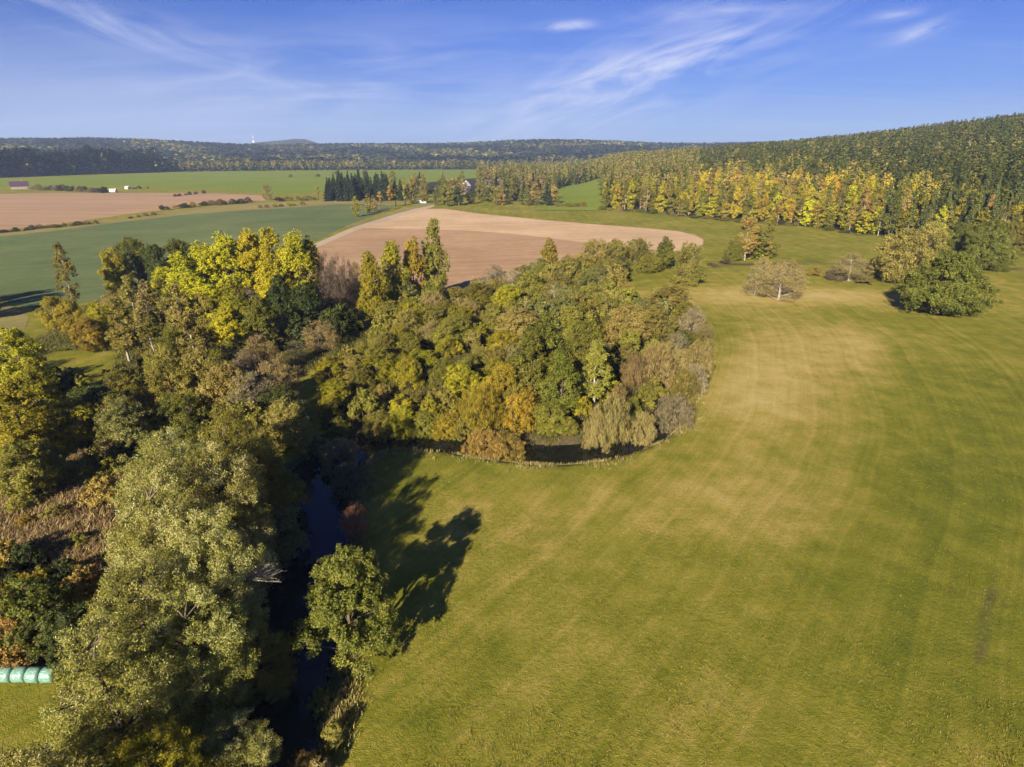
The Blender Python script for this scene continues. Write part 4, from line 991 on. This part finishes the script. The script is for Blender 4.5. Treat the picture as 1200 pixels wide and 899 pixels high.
def cover(name, xs, ys, mat, label, cat, **k):
    V, F, lv, cl = blades(xs, ys, **k)
    o = link(name, mesh_np(name, V, F, mat, {'leaf': ('FACE', 'FLOAT', lv), 'clump': ('FACE', 'FLOAT', cl)})); tag(o, label, cat, kind='stuff')
reed = leaf_mat('leaf_reed', (.13, .13, .03), (.24, .21, .06), (.38, .33, .14), .2, .2, 0)
brack = leaf_mat('leaf_bracken', (.075, .05, .020), (.18, .12, .045), (.36, .28, .12), .1, .2, 0)
under = leaf_mat('leaf_undergrowth', (.05, .055, .012), (.10, .095, .022), (.17, .14, .05), .2, .1, 0)
g = np.random.default_rng(31)
i = g.integers(0, len(RC) - 9, 60000); sd = np.where(g.random(len(i)) < .5, 1, -1); off = RC[i, 2] + g.normal(size=len(i)) * .7 + 1.0
Tn = np.gradient(RC[:, :2], axis=0); Tn = Tn / np.linalg.norm(Tn, axis=1, keepdims=True)
xs = RC[i, 0] - Tn[i, 1] * sd * off + g.normal(size=len(i)) * 1.0; ys = RC[i, 1] + Tn[i, 0] * sd * off + g.normal(size=len(i)) * .8
kk = (ys > 30) & (ys < 106) & (wob(xs, ys, 2.2, 3) * .7 + .9 * wob(xs, ys, 7.5, 6) + .4 * g.normal(size=len(xs)) > .45) & (sd < 0); kk &= river_d(xs, ys) > -.3
kk &= np.where(ys > 110, g.random(len(xs)) < .5, True)
xs, ys = xs[kk][:9000], ys[kk][:9000]
cover('bank_grass', xs, ys, reed, 'tall straw-coloured grass along the river banks', 'grass', nb=11, hmin=.2, hmax=.62, wd=.028, spread=.26, seed=1)
def scatter(poly, n, seed):
    return scatter_(poly, n, seed)
def scatter_(poly, n, seed):
    g = np.random.default_rng(seed); lo, hi = poly.min(0), poly.max(0)
    x = g.uniform(lo[0], hi[0], n * 4); y = g.uniform(lo[1], hi[1], n * 4); k = inside(poly, x, y) & ~inside(LAWN, x, y) & (river_d(x, y) > .2)
    return x[k][:n], y[k][:n]
BR = poly_px([(-60, 600), (0, 565), (60, 550), (100, 535), (140, 525), (150, 560), (130, 620), (120, 680), (60, 690), (-60, 700)])
xs, ys = scatter(BR, 9000, 2)
kk = wob(xs, ys, 3, 2) + .5 * np.random.default_rng(2).normal(size=len(xs)) > -.35; xs, ys = xs[kk], ys[kk]
cover('dead_bracken', xs, ys, brack, 'brown dead bracken covering the slope beside the willows', 'bracken', nb=12, hmin=.3, hmax=1.3, wd=.05, spread=.35, seed=3, lean=1.3)
xs, ys = scatter(WOOD, 7000, 4); x2, y2 = scatter(WOODL, 9000, 5)
cover('undergrowth', np.r_[xs, x2], np.r_[ys, y2], under, 'dull undergrowth on the floor of the riverside wood', 'undergrowth', nb=14, hmin=.2, hmax=.9, wd=.05, spread=.45, seed=6, lean=1.0)

tuft = leaf_mat('leaf_tuft', (.09, .10, .012), (.15, .14, .020), (.24, .20, .05), .2, .1, 0)
gq = np.random.default_rng(77); ty = 22 + gq.random(26000) ** 1.3 * 95; tx = gq.uniform(-14, 1, 26000) + gq.random(26000) * (ty * .98 + 22)
kk = (river_d(tx, ty) > 1.2) & (tx < ty * .98 + 20) & (wob(tx, ty, 6, 1) + .6 * gq.normal(size=len(tx)) > .2); kk &= ~inside(WOOD, tx, ty) & ~inside(WOODL, tx, ty) 
cover('meadow_tufts', tx[kk], ty[kk], tuft, 'low grass tufts over the mown meadow', 'grass', nb=9, hmin=.06, hmax=.24, wd=.018, spread=.16, seed=8, lean=1.0)

# ---------------------------------------------------------------- wrapped bales
m, nt, N, L = new_mat('mint_wrap')
n_ = noise_(nt, scale_(nt, pos_(nt), (2.5, 9, 9)), 1.5, 4)
finish(nt, ramp(nt, [(.35, (.10, .21, .16)), (.55, (.17, .32, .25)), (.72, (.46, .52, .48))], n_), .28, .6, n_, .4, .04); WRAP = m  # palest stop paints the white highlight streaks on the wrap
def bale(name):
    n = 32; prof = [(0, 0), (.36, .0), (.47, .03), (.56, .09), (.625, .16), (.61, .35), (.625, .55), (.61, .75), (.625, .98), (.56, 1.05), (.47, 1.11), (.36, 1.14), (0, 1.14)]
    V = []; F = []
    for (r, xx) in prof:
        for j in range(n):
            a = j * 2 * pi / n; w = 1 + .012 * sin(5 * a + xx * 7)
            V.append(((xx - .57) * .985, r * w * cos(a), .61 + r * w * sin(a) * .98))
    for i in range(len(prof) - 1):
        for j in range(n): F.append((i * n + j, i * n + (j + 1) % n, (i + 1) * n + (j + 1) % n, (i + 1) * n + j))
    return mesh_np(name, V, F, WRAP, smooth=True)
bm_ = bale('bale')
x0, y0 = at(69, 797); BL = ['right-hand end bale of the mint green wrapped row beside the willow', 'second mint green wrapped bale from the willow', 'third mint green wrapped bale from the willow',
                            'fourth mint green wrapped bale from the willow, white highlights put into its colour', 'mint green wrapped bale at the left edge of the photo', 'mint green wrapped bale hidden past the left edge']
for i in range(5):
    o = link('wrapped_bale', bm_); o.location = (x0 - .6 - i * 1.16, y0 + .02 * i, float(zg(x0, y0)) + .0); o.rotation_euler = ((i * 1.7) % 3 * .02, 0, R(1.2 * ((-1) ** i)))
    tag(o, BL[i], 'bale', 'wrapped bales in a row')

# ---------------------------------------------------------------- buildings, vehicles, mast
def flat_mat(name, c, rough=.8, spec=.2, var=.12):
    m, nt, N, L = new_mat(name)
    n = noise_(nt, pos_(nt), .8, 4)
    finish(nt, ramp(nt, [(.3, tuple(v * (1 - var) for v in c)), (.7, tuple(min(1, v * (1 + var)) for v in c))], n), rough, spec); return m
M = dict(white=flat_mat('white_render', (.72, .70, .66)), cream=flat_mat('cream_render', (.30, .25, .20)), roof=flat_mat('dark_roof', (.06, .035, .05)), redroof=flat_mat('tile_roof', (.28, .12, .08)),
         palerf=flat_mat('pale_roof', (.42, .41, .40)), glass=flat_mat('window_glass', (.03, .035, .045), .1, .6), wood=flat_mat('door_wood', (.12, .07, .04)),
         paint=flat_mat('white_paint', (.8, .8, .8), .3, .5, .02), tyre=flat_mat('tyre', (.03, .03, .03)), lamp=flat_mat('lamp_glass', (.6, .58, .5), .2, .6), rim=flat_mat('rim', (.5, .5, .5), .3, .5), conc=flat_mat('concrete', (.55, .55, .53)))
def boxmesh(name, lo, hi, mat, parent, bevel=0):
    x0, y0, z0 = lo; x1, y1, z1 = hi
    V = [(x0, y0, z0), (x1, y0, z0), (x1, y1, z0), (x0, y1, z0), (x0, y0, z1), (x1, y0, z1), (x1, y1, z1), (x0, y1, z1)]
    F = [(0, 3, 2, 1), (4, 5, 6, 7), (0, 1, 5, 4), (1, 2, 6, 5), (2, 3, 7, 6), (3, 0, 4, 7)]
    return link(name, mesh_np(name, V, F, mat), parent)
def pyd(name, V, F, mat, parent):
    me = bpy.data.meshes.new(name); me.from_pydata(V, [], F); me.materials.append(mat); me.update(); return link(name, me, parent)
def house(name, x, y, L_, Wd, hw_, hr, rz, wall, roof, label, cat, wins=4, floors=1, chim=True):
    r = empty(name, (x, y, float(zg(x, y)) - .05), rz); tag(r, label, cat)
    a, b = L_ / 2, Wd / 2
    V = [(-a, -b, 0), (a, -b, 0), (a, b, 0), (-a, b, 0), (-a, -b, hw_), (a, -b, hw_), (a, b, hw_), (-a, b, hw_), (-a, 0, hw_ + hr), (a, 0, hw_ + hr)]
    pyd('wall', V, [(0, 1, 5, 4), (2, 3, 7, 6), (1, 2, 6, 9, 5), (3, 0, 4, 8, 7)], wall, r)
    e = .5; k = hr / b
    za = hw_ - e * k + .06; zr = hw_ + hr + .06; t = .2
    V = [(-a - e, -b - e, za), (a + e, -b - e, za), (a + e, 0, zr), (-a - e, 0, zr), (-a - e, b + e, za), (a + e, b + e, za)]
    V += [(p[0], p[1], p[2] + t) for p in V]
    F = [(6, 7, 8, 9), (9, 8, 11, 10), (0, 3, 2, 1), (3, 4, 5, 2), (0, 1, 7, 6), (5, 4, 10, 11), (1, 2, 8, 7), (2, 5, 11, 8), (3, 0, 6, 9), (4, 3, 9, 10)]
    rf = pyd('roof', V, F, roof, r)
    if chim: boxmesh('chimney', (a * .3, -.4, hw_ + hr * .7), (a * .3 + .8, .4, hw_ + hr + 1.1), wall, rf)
    for f in range(floors):
        z = 1.0 + f * 2.7
        for i in range(wins):
            xx = -a + (i + .7) * L_ / (wins + .4)
            w_ = boxmesh('window', (xx - .5, -b - .03, z), (xx + .5, -b + .02, z + 1.3), M['paint'], r)
            boxmesh('pane', (xx - .42, -b - .05, z + .08), (xx + .42, -b - .035, z + 1.22), M['glass'], w_)
    for yy in (-b * .45, b * .45):
        w_ = boxmesh('window', (-a - .03, yy - .5, 1.0), (-a + .02, yy + .5, 2.3), M['paint'], r)
        boxmesh('pane', (-a - .05, yy - .42, 1.08), (-a - .035, yy + .42, 2.22), M['glass'], w_)
    boxmesh('door', (a * .82, -b - .04, 0), (a * .82 + 1.1, -b + .02, 2.1), M['wood'], r)
    return r
x, y = at(24, 221.5); house('farm_barn', x, y, 17, 10, 3.6, 4.8, R(38), M['cream'], M['roof'], 'pale barn with a dark purple roof at the far left field edge', 'barn', 4)
x, y = at(545.5, 226.5); house('farmhouse', x, y, 8, 8, 7.5, 4.0, R(60), M['white'], M['palerf'], 'white farmhouse gable showing among the valley trees', 'house', 2, 2)
x, y = at(533, 226); house('farmhouse', x, y, 12, 7, 3.6, 3, R(12), M['cream'], M['redroof'], 'low red-roofed house beside the white farmhouse', 'house', 3)
x, y = at(603, 202); house('long_barn', x, y, 34, 12, 4, 2.5, R(-4), M['white'], M['palerf'], 'long white-roofed barn beyond the bright orange tree', 'barn', 6, 1, False)
x, y = at(631, 198); house('long_barn', x, y, 60, 14, 6, 3, R(4), M['white'], M['palerf'], 'furthest pale long barn under the wooded horizon', 'barn', 8, 1, False)
x, y = at(133, 225); house('field_hut', x, y, 6, 4, 2.0, 1.2, R(10), M['white'], M['palerf'], 'white hut right of the barn hedge', 'hut', 2, 1, False)
x, y = at(150, 221.5); house('field_hut', x, y, 5, 4, 2.0, 1.2, R(-20), M['white'], M['palerf'], 'smaller white hut beyond the hedge end', 'hut', 2, 1, False)
def vehicle(name, x, y, L_, Wd, Ht, rz, label, cat, van):
    r = empty(name, (x, y, float(zg(x, y)) + .0), rz); tag(r, label, cat, 'white vehicles parked on the lane')
    a, b = L_ / 2, Wd / 2
    if van: prof = [(-a, .35), (-a, Ht * .95), (-a + .15, Ht), (a - 1.5, Ht), (a - .75, Ht * .55), (a - .05, Ht * .45), (a, .5), (a, .35)]
    else: prof = [(-a, .35), (-a, Ht * .55), (-a + .25, Ht * .66), (-a + .7, Ht * .97), (a - 1.9, Ht), (a - 1.15, Ht * .64), (a - .1, Ht * .52), (a, .5), (a, .35)]
    n = len(prof); V = [(p[0], -b, p[1]) for p in prof] + [(p[0], b, p[1]) for p in prof]
    F = [tuple(range(n)), tuple(range(2 * n - 1, n - 1, -1))] + [(i, i + n, (i + 1) % n + n, (i + 1) % n) for i in range(n)]
    bo = pyd('body', V, F, M['paint'], r)
    md = bo.modifiers.new('b', 'BEVEL'); md.width = .06; md.segments = 2; md.limit_method = 'ANGLE'
    q = a - 1.75
    for sy in (-1, 1):
        boxmesh('side_window', (-a + .8 if not van else a - 2.4, sy * b - .02 * (sy < 0), Ht * .62), (q, sy * b + .02 * (sy > 0), Ht * .86), M['glass'], r)
        boxmesh('headlight', (a - .02, sy * (b - .35) - .15, .62), (a + .03, sy * (b - .35) + .15, .8), M['lamp'], r)
        for wx in (-a + .8, a - .85):
            W = Wood(); W.tube([(wx, sy * (b - .2), .33), (wx, sy * (b + .02), .33)], [.33, .33], 18); W.tube([(wx, sy * (b + .02), .33), (wx, sy * (b + .021), .33)], [.33, .001], 18)
            v, f = W.arrays(); wl = link('wheel', mesh_np('wheel', v, f, M['tyre']), r)
            W = Wood(); W.tube([(wx, sy * (b + .02), .33), (wx, sy * (b + .035), .33), (wx, sy * (b + .036), .33)], [.2, .18, .001], 14); v, f = W.arrays(); link('rim', mesh_np('rim', v, f, M['rim']), wl)
x, y = at(491, 238.2); vehicle('parked_van', x, y, 5.4, 2.0, 2.5, R(5), 'white van parked on the lane at the top of the track', 'van', True)
x, y = at(497, 238.4); vehicle('parked_car', x, y, 4.3, 1.8, 1.5, R(170), 'small white car parked right of the white van', 'car', False)
# radio mast on the far blue hill
bx, by = at(299, 178.5); bx, by = 4700 * sin(R(-20.5)) + 0, 4700 * cos(R(-20.5))
sc_ = 4700; ax = math.atan2(299 - 600, FPX / cos(PITCH)); bx, by = sc_ * sin(ax), sc_ * cos(ax)
zt = float(zg(bx, by)); r = empty('radio_mast', (bx, by, zt)); r.scale = (.34, .34, .5); tag(r, 'tall pale radio mast on the far blue hill', 'mast')
W = Wood(); W.tube([(0, 0, 0), (0, 0, 60), (0, 0, 61), (0, 0, 74), (0, 0, 75), (0, 0, 105)], [4.5, 3.2, 6.5, 6.5, 2.2, .8], 12); v, f = W.arrays(); link('tower', mesh_np('tower', v, f, M['white'], smooth=False), r)
W = Wood(); W.tube([(0, 0, 105), (0, 0, 128)], [.8, .4], 6); v, f = W.arrays(); link('antenna', mesh_np('antenna', v, f, M['conc']), r)
boxmesh('base_building', (-16, -8, 0), (16, 8, 26), M['white'], r)

# ---------------------------------------------------------------- haze
m, nt, N, L = new_mat('haze')
pv = N.new('ShaderNodeVolumePrincipled'); pv.inputs['Color'].default_value = (.52, .68, 1, 1); pv.inputs['Density'].default_value = .0001; pv.inputs['Anisotropy'].default_value = .0
L.new(pv.outputs[0], N.new('ShaderNodeOutputMaterial').inputs['Volume'])
hz = boxmesh('haze', (-7000, -1500, -6), (7000, 7000, 330), m, None); tag(hz, 'thin blue haze in the air over the valley', 'haze', kind='stuff')

# ---------------------------------------------------------------- light, sky, camera
w = bpy.data.worlds.new('World'); bpy.context.scene.world = w; w.use_nodes = True
nt = w.node_tree; N = nt.nodes; L = nt.links; N.clear()
sky = N.new('ShaderNodeTexSky'); sky.sky_type = 'NISHITA'; sky.sun_disc = False; sky.sun_elevation = SUN_EL
sky.sun_rotation = SUN_AZ + pi; sky.altitude = 400; sky.air_density = 1.0; sky.dust_density = .6; sky.ozone_density = 3.0
tc = N.new('ShaderNodeTexCoord').outputs['Generated']
s3 = N.new('ShaderNodeSeparateXYZ'); L.new(tc, s3.inputs[0])
zz = math_(nt, 'ADD', math_(nt, 'MAXIMUM', s3.outputs[2], 0.0), .10)
cb = N.new('ShaderNodeCombineXYZ'); L.new(math_(nt, 'DIVIDE', s3.outputs[0], zz), cb.inputs[0]); L.new(math_(nt, 'DIVIDE', s3.outputs[1], zz), cb.inputs[1])
mp = N.new('ShaderNodeMapping'); L.new(cb.outputs[0], mp.inputs[0]); mp.inputs['Rotation'].default_value = (0, 0, R(62)); mp.inputs['Scale'].default_value = (.28, 1.5, 1)
c1 = noise_(nt, mp.outputs[0], 1.3, 7, .62, 1.2); c2 = noise_(nt, cb.outputs[0], .55, 3, .5, .3)
cl = math_(nt, 'ADD', math_(nt, 'MULTIPLY', c1, .6), math_(nt, 'MULTIPLY', c2, .4))
cl = ramp(nt, [(.46, (0, 0, 0)), (.70, (1, 1, 1))], cl)
# main cirrus plume, a stretched soft region of the sky
def plume(px, py, sx, sy, rot, fx=5.0, fy=26.0, lo=.40, hi=.68):
    d = unit(ray(px, py)); rt = unit(np.cross(d, [0, 0, 1])); up = np.cross(rt, d)
    a_ = rt * cos(rot) + up * sin(rot); b_ = -rt * sin(rot) + up * cos(rot)
    def dot(v):
        n = N.new('ShaderNodeVectorMath'); n.operation = 'DOT_PRODUCT'; L.new(tc, n.inputs[0]); n.inputs[1].default_value = tuple(v); return n.outputs['Value']
    u, v = dot(a_), dot(b_)
    q = math_(nt, 'ADD', math_(nt, 'POWER', math_(nt, 'ABSOLUTE', math_(nt, 'MULTIPLY', u, 1 / sx)), 2.0), math_(nt, 'POWER', math_(nt, 'ABSOLUTE', math_(nt, 'MULTIPLY', v, 1 / sy)), 2.0))
    m_ = math_(nt, 'POWER', 2.718, math_(nt, 'MULTIPLY', q, -1.0))
    if fx is None: return m_
    cbn = N.new('ShaderNodeCombineXYZ'); L.new(math_(nt, 'MULTIPLY', u, fx), cbn.inputs[0]); L.new(math_(nt, 'MULTIPLY', v, fy), cbn.inputs[1]); cbn.inputs[2].default_value = px * .013
    nn = noise_(nt, cbn.outputs[0], 1.0, 8, .62, .9)
    return math_(nt, 'MULTIPLY', m_, ramp(nt, [(lo, (0, 0, 0)), (hi, (1, 1, 1))], nn))
def add_all(l):
    o = l[0]
    for k in l[1:]: o = math_(nt, 'ADD', o, k)
    return o
pl = add_all([math_(nt, 'MULTIPLY', plume(745, 95, .20, .052, R(17)), 1.0), math_(nt, 'MULTIPLY', plume(800, 62, .10, .014, R(16), 8, 50), .6), math_(nt, 'MULTIPLY', plume(640, 125, .14, .03, R(14)), .55), math_(nt, 'MULTIPLY', plume(665, 30, .035, .006, R(2), 12, 60, .3, .6), .75),
              math_(nt, 'MULTIPLY', plume(1075, 38, .03, .009, R(14), 12, 60, .35, .6), .55), math_(nt, 'MULTIPLY', plume(1050, 17, .03, .006, R(4), 12, 60, .35, .6), .4),
              math_(nt, 'MULTIPLY', plume(90, 18, .20, .022, R(-12)), .6), math_(nt, 'MULTIPLY', plume(380, 95, .28, .05, R(4)), .42), math_(nt, 'MULTIPLY', plume(840, 15, .12, .012, R(-2)), .4)])
left_haze = math_(nt, 'MULTIPLY', plume(110, 120, .30, .055, R(-2), None), .30)
cf = math_(nt, 'ADD', left_haze, math_(nt, 'ADD', math_(nt, 'MULTIPLY', cl, .16), math_(nt, 'MULTIPLY', pl, 1.15)), clamp=True)
hs = N.new('ShaderNodeHueSaturation'); L.new(sky.outputs[0], hs.inputs['Color']); hs.inputs['Saturation'].default_value = 1.1
SKYMUL = (1.0, 1.0, 1.0)
skc = mix_(nt, 1.0, hs.outputs[0], (.03, .25, .76), 'MULTIPLY')
veil = math_(nt, 'POWER', 2.718, math_(nt, 'MULTIPLY', math_(nt, 'MAXIMUM', s3.outputs[2], 0.0), -10.0))
skc = mix_(nt, math_(nt, 'MULTIPLY', veil, .48), skc, (4.6, 4.8, 6.6))
colr = mix_(nt, cf, skc, (4.9, 5.3, 7.4))
bg = N.new('ShaderNodeBackground'); L.new(colr, bg.inputs[0]); bg.inputs[1].default_value = .05
L.new(bg.outputs[0], N.new('ShaderNodeOutputWorld').inputs[0])

sl = bpy.data.lights.new('sun', 'SUN'); sl.energy = 5.0; sl.angle = R(.5); sl.color = (1, .88, .70)
so = bpy.data.objects.new('sun', sl); C.objects.link(so)
d = Vector((sin(SUN_AZ) * cos(SUN_EL), cos(SUN_AZ) * cos(SUN_EL), -sin(SUN_EL)))
so.rotation_euler = d.to_track_quat('-Z', 'Y').to_euler()

cam = bpy.data.cameras.new('camera'); co = bpy.data.objects.new('camera', cam); C.objects.link(co)
co.location = (0, 0, CAM_H); co.rotation_euler = (pi / 2 - PITCH, 0, 0)
cam.sensor_width = 36; cam.lens = FPX / 1200 * 36; cam.clip_start = .5; cam.clip_end = 20000
S = bpy.context.scene; S.camera = co
S.view_settings.view_transform = 'Standard'; S.view_settings.look = 'None'; S.view_settings.gamma = 1
S.view_settings.exposure = 1.36
S.render.engine = 'CYCLES'
cy = S.cycles; cy.max_bounces = 5; cy.diffuse_bounces = 2; cy.glossy_bounces = 2; cy.transmission_bounces = 2; cy.volume_bounces = 0; cy.transparent_max_bounces = 4
cy.use_denoising = True; cy.use_adaptive_sampling = True; cy.adaptive_threshold = .02; cy.caustics_reflective = False; cy.caustics_refractive = False
S.render.use_persistent_data = False
